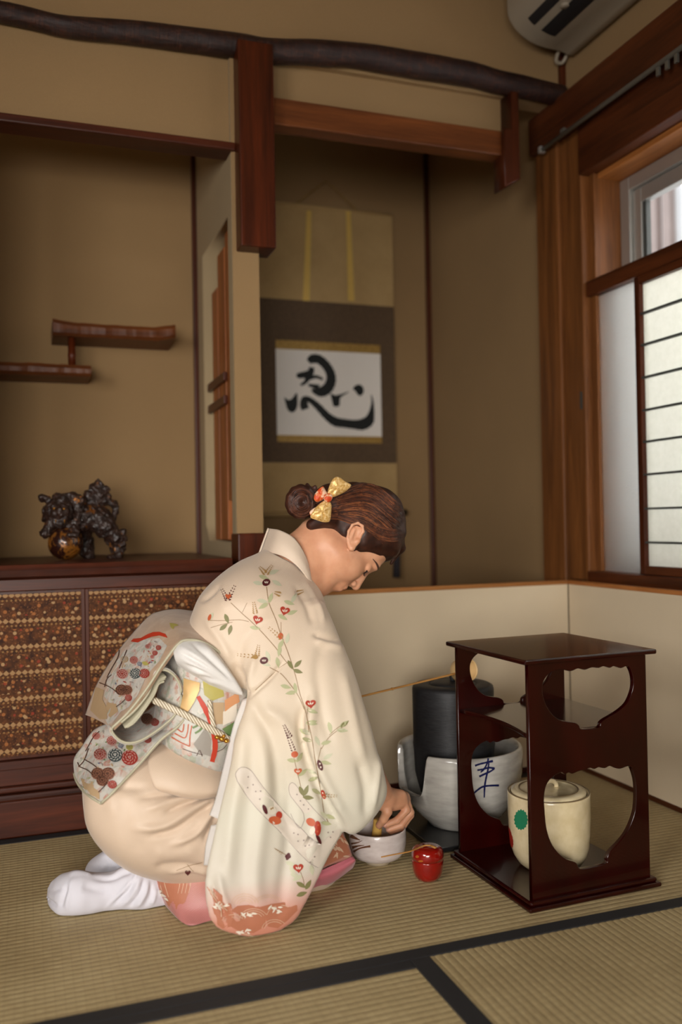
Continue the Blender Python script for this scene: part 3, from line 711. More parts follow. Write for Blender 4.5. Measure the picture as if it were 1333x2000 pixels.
loc_ = [(690, 838), (712, 850), (735, 840), (757, 847), (800, 830), (830, 826), (860, 815), (885, 822), (910, 812), (945, 818), (975, 805), (1000, 815), (1035, 822), (1080, 808), (1100, 815), (1115, 850), (1127, 900), (1130, 960), (1125, 1050), (1105, 1120), (1070, 1190), (1020, 1250), (978, 1290), (958, 1330), (950, 1360), (820, 1388), (790, 1375), (775, 1350), (720, 1330), (670, 1290), (630, 1230), (605, 1150), (595, 1050), (592, 980), (605, 910), (640, 865)]
ZT = .478
outer = [(0, .014), (W_, .014), (W_, ZT), (0, ZT)]
holes = [smooth_loop([z7(*p) for p in upc], 3), smooth_loop([z7(*p) for p in loc_], 3)]
for yy_ in (.005, D_-.005):
    plate('side_panel', [outer]+holes, .011, 'red_lacquer', st, .0012, ROT @ Matrix.Translation((0, yy_, 0)) @ XZ, 2)
def rbox(name, x0, x1, y0, y1, z0, z1, mat, parent, bev=.002):
    bm = bmesh.new(); add_box(bm, x0, x1, y0, y1, z0, z1, bev, 2); bmesh.ops.transform(bm, matrix=ROT, verts=bm.verts[:]); return bm_obj(name, bm, mat, parent)
rbox('top_board', -.016, W_+.018, -.014, D_+.014, ZT, ZT+.010, 'red_lacquer', st, .003)
rbox('base_board', -.016, W_+.016, -.016, D_+.012, 0, .009, 'red_lacquer', st, .003)
rbox('base_step', -.010, W_+.010, -.010, D_+.008, .009, .018, 'red_lacquer', st, .004)
# shelf with a bowed front edge (open side)
zs_ = .333
spts = [(.004, .011)]+[(.004+.020*math.sin(math.pi*k/12)*1.0-.0, .011+(D_-.022)*k/12) for k in range(1, 12)]+[(.004, D_-.011), (W_-.004, D_-.011), (W_-.004, .011)]
plate('shelf', [spts], .009, 'red_lacquer', st, .001, ROT @ Matrix.Translation((0, 0, zs_)), 1)

# ---- water jar
t = NT('cream_glaze'); n = t.noise(t.coord(), 40, 4)
t.set(Base_Color=t.ramp(n, [(.3, S(206, 188, 148)), (.7, S(222, 206, 170))]), Roughness=.25, Coat_Weight=.4); M['cream_glaze'] = t.m
plain('glaze_line', S(120, 100, 70), .4); plain('crest_green', S(30, 120, 84), .4, 0, 0, .15, 60); plain('crest_red', S(150, 36, 24), .4, 0, 0, .15, 60)
jx, jy, jb = 1.0505, 1.658, .018
jar = thing('water_jar', (jx, jy, jb), 'cream glazed lidded water jar with green crest inside the lacquer stand', 'jar')
jh = .160
prof = [(0, 0), (.050, 0), (.058, .003), (.068, .012), (.077, .027), (.0825, .045), (.0855, .075), (.0868, .11), (.0870, jh-.006), (.0872, jh-.002), (.086, jh), (.082, jh), (.0805, jh-.004), (.079, jh-.02), (.07, jh-.03), (0, jh-.03)]
jbd = lathe('jar_body', [(r, z+jb) for r, z in prof], jx, jy, 'cream_glaze', jar, 64)
lid = lathe('lid', [(r, z+jb+jh) for r, z in [(.0, -.006), (.078, -.006), (.0795, -.002), (.079, .003), (.070, .006), (.064, .0065), (.061, .005), (.05, .003), (.03, .0035), (0, .0035)]], jx, jy, 'cream_glaze', jar, 64)
lathe('lid_line', [(r, z+jb+jh) for r, z in [(.0605, .0058), (.0625, .0074), (.0635, .0070), (.062, .0050)]], jx, jy, 'glaze_line', lid, 64)
lathe('rim_line', [(r, z+jb+jh) for r, z in [(.0862, -.0005), (.0865, .0012), (.0835, .0012), (.0832, -.0005)]], jx, jy, 'glaze_line', jar, 64)
a = np.linspace(0, math.pi, 11)
tube('lid_handle', [(jx-.030*math.cos(u)*.95, jy-.012*math.cos(u), jb+jh+.002+.018*math.sin(u)) for u in a], [.005]*11, 'cream_glaze', lid, 10, 2)
bj = bvh_of([jbd])
def chrys(cx, cy, rx, ry, n=16):
    return [(cx+rx*(1+.06*math.cos(n*u))*math.cos(u), cy+ry*(1+.06*math.cos(n*u))*math.sin(u)) for u in np.linspace(0, 2*math.pi, n*6, endpoint=False)]
decal('green_crest', [chrys(1018.5, 1601, 13, 19.5)], bj, 'crest_green', jbd, .0005, 4)
# red crest round the left side of the jar
ang0, zc_ = math.radians(161), jb+.062
vs, fs = [], []
for i, rr in enumerate((0, .5, 1.0)):
    for k in range(64 if i else 1):
        u = 2*math.pi*k/64; r = .021*rr*(1+.06*math.cos(16*u)); dz = r*math.sin(u); z = zc_+dz
        R_ = np.interp(z-jb, [p[1] for p in prof[:9]], [p[0] for p in prof[:9]])+.0006; th = ang0+r*math.cos(u)/R_
        vs.append((jx+R_*math.cos(th), jy+R_*math.sin(th), z))
for k in range(64): fs.append((0, 1+k, 1+(k+1) % 64)); fs.append((1+k, 65+k, 65+(k+1) % 64, 1+(k+1) % 64))
mesh_obj('red_crest', vs, fs, 'crest_red', jbd, True)

# ================================================================== BRAZIER, KETTLE, LADLE
t = NT('white_glaze'); n = t.noise(t.coord((1, 1, 4)), 16, 4)
t.set(Base_Color=t.ramp(n, [(.3, S(164, 160, 154)), (.7, S(190, 187, 180))]), Roughness=.16, Coat_Weight=.5, Coat_Roughness=.05); t.bump(n, .08, .004); M['white_glaze'] = t.m
plain('cobalt', S(22, 26, 70), .25, 0, .4, .3, 60)
t = NT('iron_kettle'); n = t.noise(t.coord((1, 1, 6)), 40, 5, .7)
t.set(Base_Color=t.ramp(n, [(.3, S(26, 26, 28)), (.7, S(46, 46, 48))]), Roughness=.55, Metallic=.3); t.bump(n, .4, .0015); M['iron_kettle'] = t.m
plain('black_tile', (.010, .010, .011), .3, 0, .15, .2)
plain('ash', (.10, .095, .09), .95)
wood('bamboo', S(150, 100, 46), S(204, 152, 84), 'x', .4)
plain('bamboo_cup', S(214, 178, 124), .45, 0, 0, .12)
tile = box('brazier_tile', .872, 1.168, 1.852, 2.150, .0005, .012, 'black_tile', None, .003); tag(tile, 'glossy black tile under the white brazier', 'tile')
fx, fy = 1.013, 2.0
fu = thing('brazier', (fx, fy, .012), 'white glazed ceramic brazier with blue brushed character', 'brazier')
zb = .012
pf = [(0, 0), (.075, 0), (.082, .003), (.088, .012), (.108, .03), (.132, .06), (.147, .095), (.153, .13), (.155, .16), (.155, .185), (.153, .192), (.148, .194), (.143, .190), (.140, .18), (.139, .13), (.130, .08), (.10, .04), (.0, .035)]
vs, fs = lathe_mesh([(r, z+zb) for r, z in pf], 480, 0, 0)
# front draught opening: lower the rim towards -X-Y (towards the bowl side)
open_a = math.radians(187)
V = np.array(vs); ang = np.arctan2(V[:, 1], V[:, 0]); da = np.abs((ang-open_a+np.pi) % (2*np.pi)-np.pi)
cut = .012+zb+.082+(.20-.082)*1/(1+np.exp(-(da-.42)/.026))
rad = np.hypot(V[:, 0], V[:, 1]); top = (V[:, 2] > zb+.034) & (rad > .09)
zn = np.where(top & (V[:, 2] > cut), cut, V[:, 2])
# wings beside the opening flare upward a little, as the real lip does
V[:, 2] = zn
# second opening (hidden back) not needed
V[:, 0] += fx; V[:, 1] += fy
bowl_f = mesh_obj('bowl', V, fs, 'white_glaze', fu, True)
lathe('ash_bed', [(r, z+zb) for r, z in [(0, .058), (.09, .056), (.106, .052)]], fx, fy, 'ash', fu, 48)
fb = bvh_of([bowl_f])
def z6(p): return (700+p[0]/3.703, 1220+p[1]/3.703)
ks = [([(845, 1020), (880, 1008), (930, 996), (975, 986)], [10, 9, 9, 12]), ([(944, 950), (938, 985), (925, 1020), (905, 1050), (885, 1068)], [7, 8, 8, 9, 6]),
      ([(862, 1052), (900, 1046), (945, 1034), (988, 1040)], [8, 9, 9, 11]), ([(876, 1098), (910, 1082), (950, 1064), (986, 1042)], [10, 10, 9, 7]),
      ([(945, 1000), (938, 1050), (925, 1110), (915, 1170), (912, 1250)], [7, 9, 9, 9, 6]), ([(828, 1228), (860, 1198), (900, 1172), (950, 1164), (1018, 1162)], [8, 9, 9, 9, 10])]
decal_strips('brushed_character', [([z6(p) for p in pts], [w_/2.5 for w_ in wd]) for pts, wd in ks], fb, 'cobalt', bowl_f, .0007)['kind'] = 'stuff'
kx, ky = .998, 2.0
ke = thing('kettle', (kx, ky, .10), 'dark iron kettle with straight sides set in the brazier', 'kettle')
kp = [(0, .075), (.07, .078), (.085, .09), (.0975, .14), (.0995, .19), (.101, .205), (.1015, .21), (.1005, .215), (.1010, .30), (.1010, .345), (.099, .352), (.092, .356), (.065, .358), (.06, .356), (.058, .35), (0, .35)]
lathe('kettle_body', kp, kx, ky, 'iron_kettle', ke, 72)
kl = lathe('lid', [(0, .362), (.03, .362), (.05, .360), (.056, .357), (.057, .353), (.0, .353)], kx, ky, 'iron_kettle', ke, 48)
lathe('lid_knob', [(0, .378), (.007, .377), (.009, .372), (.006, .366), (.007, .362), (0, .362)], kx, ky, 'iron_kettle', kl, 20)
for s in (-1, 1):
    cx_, cy_ = kx+.0995*s*.2, ky+.0995*s*.98
    tube('lug', [(cx_-.012, cy_, .318), (cx_-.010, cy_+.010*s, .322), (cx_, cy_+.014*s, .324), (cx_+.010, cy_+.010*s, .322), (cx_+.012, cy_, .318)], .0045, 'iron_kettle', ke, 8, 3)
# ladle laid across the kettle mouth
la = thing('bamboo_ladle', (1.0, 1.97, .36), 'bamboo water ladle resting across the kettle mouth', 'ladle')
hd = onY(707, 1360, 1.90); h2 = onY(880, 1318, 1.965); cup = onY(906, 1309, 1.975)
h0 = hd+(hd-h2)*.55
h2[2] = max(h2[2], .365)
tube('handle', [h0, hd, (hd+h2)/2, h2, h2+(h2-hd)*.10], [.0040, .0042, .0042, .0046, .0046], 'bamboo', la, 8, 5, .55)
nd = hd+(h2-hd)*.33
tube('handle_node', [nd-(h2-hd)*.008, nd, nd+(h2-hd)*.008], [.0042, .0060, .0042], 'bamboo', la, 8, 3, .6)
R_ = Matrix.Translation(Vector(cup)) @ Matrix.Rotation(math.radians(78), 4, 'X') @ Matrix.Rotation(math.radians(12), 4, 'Y')
vs, fs = lathe_mesh([(0, -.022), (.024, -.022), (.027, -.019), (.0275, .022), (.0255, .023), (.0245, .018), (.0245, -.018), (0, -.019)], 40)
mesh_obj('cup', [R_ @ Vector(v) for v in vs], fs, 'bamboo_cup', la, True)

# ---- tea bowl
t = NT('bowl_glaze'); n = t.noise(t.coord((1, 1, 3)), 22, 5); n2 = t.noise(t.coord(), 300, 2)
t.set(Base_Color=t.ramp(n, [(.3, S(196, 182, 178)), (.7, S(222, 212, 208))]), Roughness=.18, Coat_Weight=.5, Coat_Roughness=.06); t.bump(n2, .06, .001); M['bowl_glaze'] = t.m
plain('iron_brown', S(104, 66, 44), .35, 0, .3, .2)
plain('clay_foot', S(176, 160, 136), .8)
plain('tea_green', S(96, 112, 52), .5)
bx_, by_ = .7345, 1.862
tb = thing('tea_bowl', (bx_, by_, 0), 'white glazed tea bowl with brown grass strokes on the tatami under the hand', 'bowl')
bp = [(0, .004), (.022, .004), (.024, .0), (.0275, .0), (.029, .006), (.040, .010), (.0535, .0165), (.0615, .028), (.0642, .044), (.0645, .060), (.0635, .074), (.0622, .077), (.0606, .076), (.0600, .062), (.0592, .046), (.055, .032), (.043, .023), (.02, .016), (0, .0155)]
bb_ = lathe('bowl_body', bp, bx_, by_, 'bowl_glaze', tb, 72)
lathe('foot_ring', [(.0215, .0045), (.0235, -.0), (.0278, -.0), (.0295, .007)], bx_, by_, 'clay_foot', bb_, 48)
lathe('tea', [(0, .0245), (.043, .0245), (.0455, .0255)], bx_, by_, 'tea_green', tb, 40)
bbv = bvh_of([bb_])
def z5(p): return (640+p[0]/5.127, 1480+p[1]/5.127)
gs = [([(250, 900), (300, 885), (370, 875)], [16, 9, 2]), ([(262, 940), (330, 905), (430, 885)], [12, 8, 12]), ([(215, 770), (270, 800), (330, 825)], [26, 16, 3]), ([(240, 860), (300, 850), (350, 830)], [10, 6, 2]), ([(530, 1000), (600, 988), (690, 966), (770, 940)], [10, 9, 8, 6])]
decal_strips('brown_grass_strokes', [([z5(p) for p in pts], [w_/2.9 for w_ in wd]) for pts, wd in gs[:4]], bbv, 'iron_brown', bb_, .0006)

# ---- tea caddy + scoop
t = NT('vermilion'); n = t.noise(t.coord(), 20, 3)
t.set(Base_Color=t.ramp(n, [(.3, S(112, 10, 6)), (.7, S(140, 16, 8))]), Roughness=.18, Coat_Weight=.9, Coat_Roughness=.04); M['vermilion'] = t.m
plain('gold_paint', S(200, 120, 50), .35, .6)
nx, ny = .7965, 1.731
nt = thing('tea_caddy', (nx, ny, 0), 'glossy red lacquer tea caddy on the tatami beside the bowl', 'tea caddy')
lathe('caddy_body', [(0, 0), (.017, 0), (.0225, .0025), (.0285, .010), (.0322, .022), (.0335, .034), (.0337, .0425), (.0335, .0445), (0, .0445)], nx, ny, 'vermilion', nt, 56)
cl = lathe('lid', [(0, .0448), (.0338, .0448), (.0340, .052), (.0335, .060), (.031, .066), (.026, .0695), (.015, .0715), (0, .072)], nx, ny, 'vermilion', nt, 56)
nbv = bvh_of([cl])
decal('gold_flower', [[z5((900+18*math.cos(u), 990+14*math.sin(u))) for u in np.linspace(0, 6.28, 10)], [z5((935+26*math.cos(u), 1035+10*math.sin(u))) for u in np.linspace(0, 6.28, 10)], [z5((950+8*math.cos(u), 1085+10*math.sin(u))) for u in np.linspace(0, 6.28, 10)]], nbv, 'gold_paint', cl, .0004)
cs = thing('tea_scoop', (.75, 1.72, .07), 'slender bamboo tea scoop lying across the red caddy', 'tea scoop')
s0 = onZ(745, 1674, .0690); s1 = onZ(800, 1663, .0740); s2 = onZ(828, 1652, .0745); s3 = onZ(842, 1651, .0760); s4 = onZ(852, 1656, .0745)
sc_v = [s0, (s0+s1)/2, s1, s2, s3]
tube('scoop_stem', sc_v, [.0024, .0024, .0026, .0030, .0036], 'bamboo', cs, 8, 5, .45)
tube('scoop_tip', [s3, (s3+s4)/2, s4], [.0036, .0048, .0042], 'bamboo', cs, 8, 5, .35)
# ---- bamboo lid rest half hidden behind the hand
plain('green_bamboo', S(150, 150, 70), .45, 0, 0, .2)
p_ = onZ(806, 1590, .0)
lr = thing('lid_rest', (.957, 2.19, 0), 'small green bamboo lid rest beside the black brazier tile', 'lid rest')
lathe('tube', [(0, .002), (.020, .002), (.0215, 0), (.023, .002), (.0225, .022), (.0238, .025), (.0225, .028), (.0225, .053), (.0212, .055), (.0195, .053), (.0195, .03), (0, .03)], .957, 2.19, 'green_bamboo', lr, 32)

# ================================================================== GUARDIAN LION
t = NT('dark_bronze'); n = t.noise(t.coord(), 46, 5, .65); n2 = t.noise(t.coord(), 14, 3)
g = t.math('GREATER_THAN', t.math('ADD', t.math('MULTIPLY', n, .6), t.math('MULTIPLY', n2, .4)), .585)
t.set(Base_Color=t.mix(g, t.ramp(n, [(.3, S(22, 14, 12)), (.7, S(58, 36, 26))]), S(150, 92, 36)), Roughness=.46, Metallic=t.math('MULTIPLY', g, .7), Coat_Weight=.08); t.bump(n, .8, .003); M['dark_bronze'] = t.m
t = NT('gilt_ball'); n = t.noise(t.coord(), 30, 5, .7, .8); n2 = t.noise(t.coord(), 12, 3)
g = t.ramp(t.math('ADD', t.math('MULTIPLY', n, .5), t.math('MULTIPLY', n2, .5)), [(.50, (0, 0, 0)), (.60, (1, 1, 1))])
t.set(Base_Color=t.mix(g, S(40, 18, 12), S(206, 132, 50)), Roughness=.25, Metallic=t.math('MULTIPLY', g, .85), Coat_Weight=.4); t.bump(n, .6, .003); M['gilt_ball'] = t.m
plain('gilt', S(214, 150, 60), .3, .8)
LY = 2.60
def zl(x, y, dy=0.0): return onY(60+x/6.665, 900+y/6.665, LY+dy)
U = 1.44e-3/6.665
ln = thing('guardian_lion', tuple(zl(650, 1290)*[1, 1, 0]+[0, 0, .6725]), 'dark gilded guardian lion figurine with paw on a ball', 'figurine')
pr = []
def sp_(x, y, r, dy=0.0, **k): pr.append(('s', zl(x, y, dy), r*U, k))
def cp_(a, b, ra, rb, da=0.0, db=0.0, **k): pr.append(('c', zl(*a, da), zl(*b, db), ra*U, rb*U, k))
K = dict(k=.008)
pr.append(('e', zl(700, 740, .0), (270*U, .05, 190*U), None, K))
pr.append(('e', zl(380, 660, -.03), (190*U, .045, 190*U), None, K))
sp_(385, 690, 110, -.062, **K); sp_(380, 790, 95, -.058, **K)                      # muzzle and jaw
cp_((300, 770), (460, 770), 22, 22, -.082, -.082, k=.003, neg=True)                # mouth
for x, y, dy in ((310, 600, -.066), (430, 605, -.066)): sp_(x, y, 42, dy, k=.004)     # brows
sp_(370, 645, 40, -.082, k=.005)                                                  # nose
for x, y, r in ((150, 485, 52), (215, 500, 50), (350, 475, 62), (450, 480, 66), (550, 475, 74), (640, 520, 78), (600, 600, 80), (560, 700, 82), (220, 640, 66), (205, 740, 62), (570, 800, 78), (650, 860, 70), (500, 560, 80), (480, 840, 60), (260, 830, 58)):
    sp_(x, y, r, -.03 if x > 300 else -.02, k=.004)
for k_ in range(14):
    u = k_/13*math.pi*1.5-.4; sp_(480+150*math.cos(u), 660+190*math.sin(u), 40, -.055, k=.003)
cp_((640, 850), (700, 1120), 150, 120, .02, .03, **K)                                # chest, far leg
cp_((700, 1120), (760, 1250), 110, 80, .03, .03, **K)
cp_((260, 830), (190, 950), 70, 62, -.05, -.055, **K)                                # paw on the ball
cp_((560, 860), (560, 960), 75, 70, -.05, -.07, **K)
for x in (500, 545, 590): sp_(x, 965, 34, -.085, k=.003)
cp_((900, 760), (960, 850), 160, 150, -.01, -.02, **K); cp_((960, 860), (1110, 1000), 125, 95, -.02, -.02, **K)
cp_((1110, 1000), (1160, 1130), 90, 74, -.02, -.01, **K); cp_((1160, 1130), (1130, 1240), 74, 60, -.01, -.02, **K); cp_((1150, 1255), (1040, 1262), 50, 44, -.02, -.04, **K)
cp_((1160, 1255), (1060, 1262), 50, 44, .03, .02, **K); cp_((1000, 900), (1140, 1200), 90, 70, .04, .035, **K)
for x, y, r in ((1200, 930, 52), (1215, 1010, 48), (1195, 1090, 44), (1030, 1255, 30), (1075, 1262, 30)): sp_(x, y, r, -.02, k=.004)
for x, y, r in ((900, 440, 100), (815, 350, 58), (890, 310, 56), (975, 385, 62), (745, 440, 58), (760, 510, 60), (830, 520, 90), (1000, 460, 50), (930, 520, 70), (850, 400, 70)): sp_(x, y, r, 0, k=.005)
cp_((888, 320), (884, 228), 46, 10, k=.004)
cp_((830, 560), (900, 740), 80, 110, **K); cp_((980, 520), (1085, 560), 46, 50, k=.006); cp_((1085, 560), (1112, 520), 40, 10, k=.004); cp_((1090, 570), (1110, 660), 46, 36, k=.005); cp_((1110, 660), (1060, 770), 34, 40, k=.005); cp_((1060, 760), (1000, 800), 40, 60, k=.006)
V, Fc = sdf_mesh(pr, .0017, .006)
V = V+.0042*np.array([noise.noise_vector(Vector(v*75)) for v in V])+.0022*np.array([noise.noise_vector(Vector(v*170)) for v in V]); zmin = .6728; V[:, 2] = np.maximum(V[:, 2], zmin)
np_obj('lion_body', V, Fc, 'dark_bronze', ln)
bc = zl(455, 1085, -.045); br = 218*U
vs, fs = [], []
bc[2] = zmin+br
for i in range(33):
    for k in range(48):
        th, ph = math.pi*i/32, 2*math.pi*k/48; d_ = Vector((math.sin(th)*math.cos(ph), math.sin(th)*math.sin(ph), math.cos(th)))
        vs.append(Vector(bc)+d_*(br*(1+.03*noise.noise(d_*6)-.02*max(0, noise.noise(d_*3.3)))))
for i in range(32):
    for k in range(48): fs.append((i*48+k, (i+1)*48+k, (i+1)*48+(k+1) % 48, i*48+(k+1) % 48))
mesh_obj('ball', vs, fs, 'gilt_ball', ln, True)
for x, y in ((305, 620), (435, 625)):
    c_ = zl(x, y, -.083); v_, f_ = lathe_mesh([(0, -.003), (.0022, -.002), (.003, 0), (.0022, .002), (0, .003)], 10); mesh_obj('eye', [np.array(v)+c_ for v in v_], f_, 'gilt', ln, True)
for x, y in ((325, 790), (440, 790)):
    c_ = zl(x, y, -.088); mesh_obj('fang', [c_+np.array(v) for v in ((-.002, 0, .005), (.002, 0, .005), (0, -.002, .005), (0, 0, -.006))], [(0, 1, 2), (0, 2, 3), (2, 1, 3), (1, 0, 3)], 'gilt', ln)

# ---- plant standing in the alcove, its leaves just show past her chin
plain('leaf_dark', S(38, 52, 30), .5, 0, 0, .25); plain('vase_brown', S(58, 40, 28), .4)
pl_ = onY(650, 1152, 3.0)
vz = thing('flower_vase', (pl_[0], 3.0, .10), 'small dark vase of green leaves in the alcove beyond the folding screen', 'vase')
lathe('vase', [(0, .10), (.045, .10), (.055, .12), (.062, .2), (.05, .30), (.03, .38), (.028, .42), (.034, .44), (.03, .44), (.025, .42), (0, .40)], pl_[0], 3.0, 'vase_brown', vz, 40)
rng = random.Random(5)
for k in range(9):
    u = rng.uniform(0, 6.28); ln_ = rng.uniform(.06, .10); el = rng.uniform(.2, 1.1); b0 = Vector((pl_[0], 3.0, .43)); d_ = Vector((math.cos(u)*math.cos(el), math.sin(u)*math.cos(el)*.6, math.sin(el)*.7))
    sd = d_.cross(Vector((0, 0, 1))).normalized(); st_ = b0+d_*.03; vs = [b0, st_]; 
    pts = [st_, st_+d_*ln_*.35+sd*.018, st_+d_*ln_*.7+sd*.014+Vector((0, 0, -.004)), st_+d_*ln_+Vector((0, 0, -.014)), st_+d_*ln_*.7-sd*.014+Vector((0, 0, -.004)), st_+d_*ln_*.35-sd*.018]
    vv = pts+[p+Vector((0, 0, -.0008)) for p in pts]
    ff = [(0, 1, 2, 3), (0, 3, 4, 5), (9, 8, 7, 6), (11, 10, 9, 6)]+[(i, (i+1) % 6, 6+(i+1) % 6, 6+i) for i in range(6)]
    lo_ = mesh_obj('leaf', vv, ff, 'leaf_dark', vz)
    tube('stalk', [b0-Vector((0, 0, .03)), b0, st_], .0018, 'leaf_dark', lo_, 6, 3)
# ================================================================== PERSON
def W3(x, y, Y): return onY(x, y, Y)
t = NT('skin'); n = t.noise(t.coord(), 30, 4); n2 = t.noise(t.coord(), 700, 2)
t.set(Base_Color=t.ramp(n, [(.3, S(206, 146, 112)), (.7, S(220, 164, 130))]), Roughness=.46, Subsurface_Weight=.12, Subsurface_Scale=.01); t.b.inputs['Subsurface Radius'].default_value = (1, .35, .2)
t.bump(n2, .05, .0006); M['skin'] = t.m
plain('lip', S(176, 84, 72), .4, 0, 0, .08); plain('brow', S(74, 44, 30), .8); plain('lash', S(26, 16, 14), .8); plain('nail', S(226, 168, 148), .3)
for i_, (a_, b_) in enumerate(((S(36, 17, 11), S(66, 33, 20)), (S(62, 30, 18), S(100, 54, 32)), (S(92, 50, 28), S(146, 86, 48)))):
    t = NT('hair_%d' % i_); n = t.noise(t.coord(), 60, 4); t.set(Base_Color=t.ramp(n, [(.3, a_), (.7, b_)]), Roughness=.46, Specular_IOR_Level=.45); M['hair_%d' % i_] = t.m  # third, lightest tone: highlight streaks painted into the strand colour
def silk(name, stops, rib=0.0, rough=.48):
    """silk dyed in bands of height (z in metres, colour)"""
    t = NT(name); tc = t.n('ShaderNodeTexCoord'); sp = t.n('ShaderNodeSeparateXYZ', i_0=tc.outputs['Object'])
    n0 = t.noise(t.coord(), 9, 3); z = t.math('ADD', sp.outputs[2], t.math('MULTIPLY', t.math('SUBTRACT', n0, .5), .03))
    c = t.ramp(z, [(max(0, min(1, a)), b) for a, b in stops]) if len(stops) > 1 else None
    if c is None: c = t.ramp(n0, [(.3, tuple(x*.97 for x in stops[0][1])), (.7, stops[0][1])])
    w1_ = t.math('SINE', t.math('MULTIPLY', t.math('ADD', sp.outputs[2], t.math('MULTIPLY', sp.outputs[0], .25)), 2*math.pi/.0036)); w2_ = t.math('SINE', t.math('MULTIPLY', t.math('SUBTRACT', sp.outputs[0], t.math('MULTIPLY', sp.outputs[2], .2)), 2*math.pi/.0042))
    n1 = t.noise(t.coord(), 260, 3)
    t.set(Base_Color=c, Roughness=rough, Sheen_Weight=.2, Sheen_Roughness=.4, Specular_IOR_Level=.35)
    t.bump(t.math('ADD', t.math('MULTIPLY', t.math('MULTIPLY', w1_, w2_), .22), t.math('MULTIPLY', n1, .4)), .34, .0012); M[name] = t.m
PEACH = S(216, 194, 172); CREAM = S(236, 220, 194); GREYW = S(222, 216, 200); PINK = S(214, 150, 142)
silk('silk_upper', [(.0, S(190, 126, 104)), (.035, S(200, 140, 120)), (.062, S(204, 168, 156)), (.10, S(202, 193, 179)), (.22, S(204, 198, 181)), (.36, S(212, 197, 176)), (.6, PEACH), (1, PEACH)])
silk('silk_skirt', [(0, S(208, 185, 163))]); silk('silk_collar', [(0, S(218, 198, 178))])
silk('silk_pink', [(0, S(176, 112, 108)), (.03, S(180, 118, 112)), (.08, S(182, 126, 110))], rough=.35)
silk('silk_lining', [(0, S(206, 116, 128))]); silk('silk_white', [(0, S(220, 216, 212))])
plain('tabi_white', S(208, 206, 215), .8, 0, 0, .02, 20, .2, 500)
for nm, c_ in dict(p_red=S(165, 52, 32), p_orange=S(185, 88, 52), p_maroon=S(79, 21, 25), p_white=S(219, 208, 192), p_olive=S(122, 118, 75), p_sage=S(174, 174, 135), p_pale=S(192, 190, 163), p_stem=S(142, 113, 79), p_gold=S(163, 127, 73), p_grey=S(151, 136, 129), p_mist=S(206, 194, 180), p_wave=S(172, 108, 81), p_wavel=S(203, 171, 144), p_teal=S(63, 75, 77), p_ored=S(153, 46, 37), p_pinkf=S(185, 136, 126), p_brown=S(135, 90, 70), p_blue=S(108, 113, 135), p_green=S(104, 127, 77), p_tan=S(181, 153, 118), p_twig=S(79, 52, 43), p_checks=S(203, 144, 100), p_cloth=S(192, 189, 180), p_ygreen=S(171, 160, 86), p_scarlet=S(185, 55, 30), p_obigrey=S(151, 144, 135)).items(): plain(nm, c_, .55, 0, 0, .06, 60)
t = NT('obi_brocade'); v = t.coord(); n1 = t.noise(v, 22, 4, .6, 1.0); vo = t.n('ShaderNodeTexVoronoi', i_Vector=v, i_Scale=70.0)
t.set(Base_Color=t.mix(t.math('MULTIPLY', t.math('LESS_THAN', vo.outputs['Distance'], .25), .25), t.ramp(n1, [(.35, S(172, 142, 116)), (.55, S(182, 154, 128)), (.7, S(192, 170, 148))]), S(190, 150, 126)), Roughness=.45, Sheen_Weight=.2); t.bump(t.noise(v, 500, 2), .2, .0008); M['obi_brocade'] = t.m
t = NT('obi_figured'); v = t.coord(); vo = t.n('ShaderNodeTexVoronoi', i_Vector=v, i_Scale=95.0); n1 = t.noise(v, 34, 5, .7, .6)
fc = t.ramp(vo.outputs['Color'], [(.0, S(190, 183, 172)), (.30, S(169, 167, 160)), (.45, S(185, 160, 144)), (.58, S(158, 160, 142)), (.70, S(176, 126, 111)), (.78, S(199, 192, 180))], 'CONSTANT')
c = t.mix(t.ramp(n1, [(.42, (0, 0, 0)), (.58, (1, 1, 1))]), S(192, 187, 178), fc)
c = t.mix(t.math('MULTIPLY', t.math('LESS_THAN', vo.outputs['Distance'], .12), .45), c, S(135, 120, 109))
t.set(Base_Color=c, Roughness=.45, Sheen_Weight=.2); t.bump(vo.outputs['Distance'], .25, .0012); M['obi_figured'] = t.m
plain('obi_lining', S(176, 170, 146), .6, 0, 0, .06, 40); plain('obi_gold', S(190, 154, 100), .4, .3, 0, .12, 50)
t = NT('braid'); wv = t.n('ShaderNodeTexWave', i_Vector=t.coord((1, 1, 1), (0, .5, 0)), i_Scale=70.0, i_Distortion=.3)
t.set(Base_Color=t.ramp(wv.outputs['Fac'], [(.25, S(150, 132, 104)), (.55, S(226, 216, 196))]), Roughness=.5); t.bump(wv.outputs['Fac'], .5, .001); M['braid'] = t.m

pe = thing('person', (.25, 1.88, 0), 'person kneeling in pale embroidered kimono, bowed over the tea bowl', 'person')

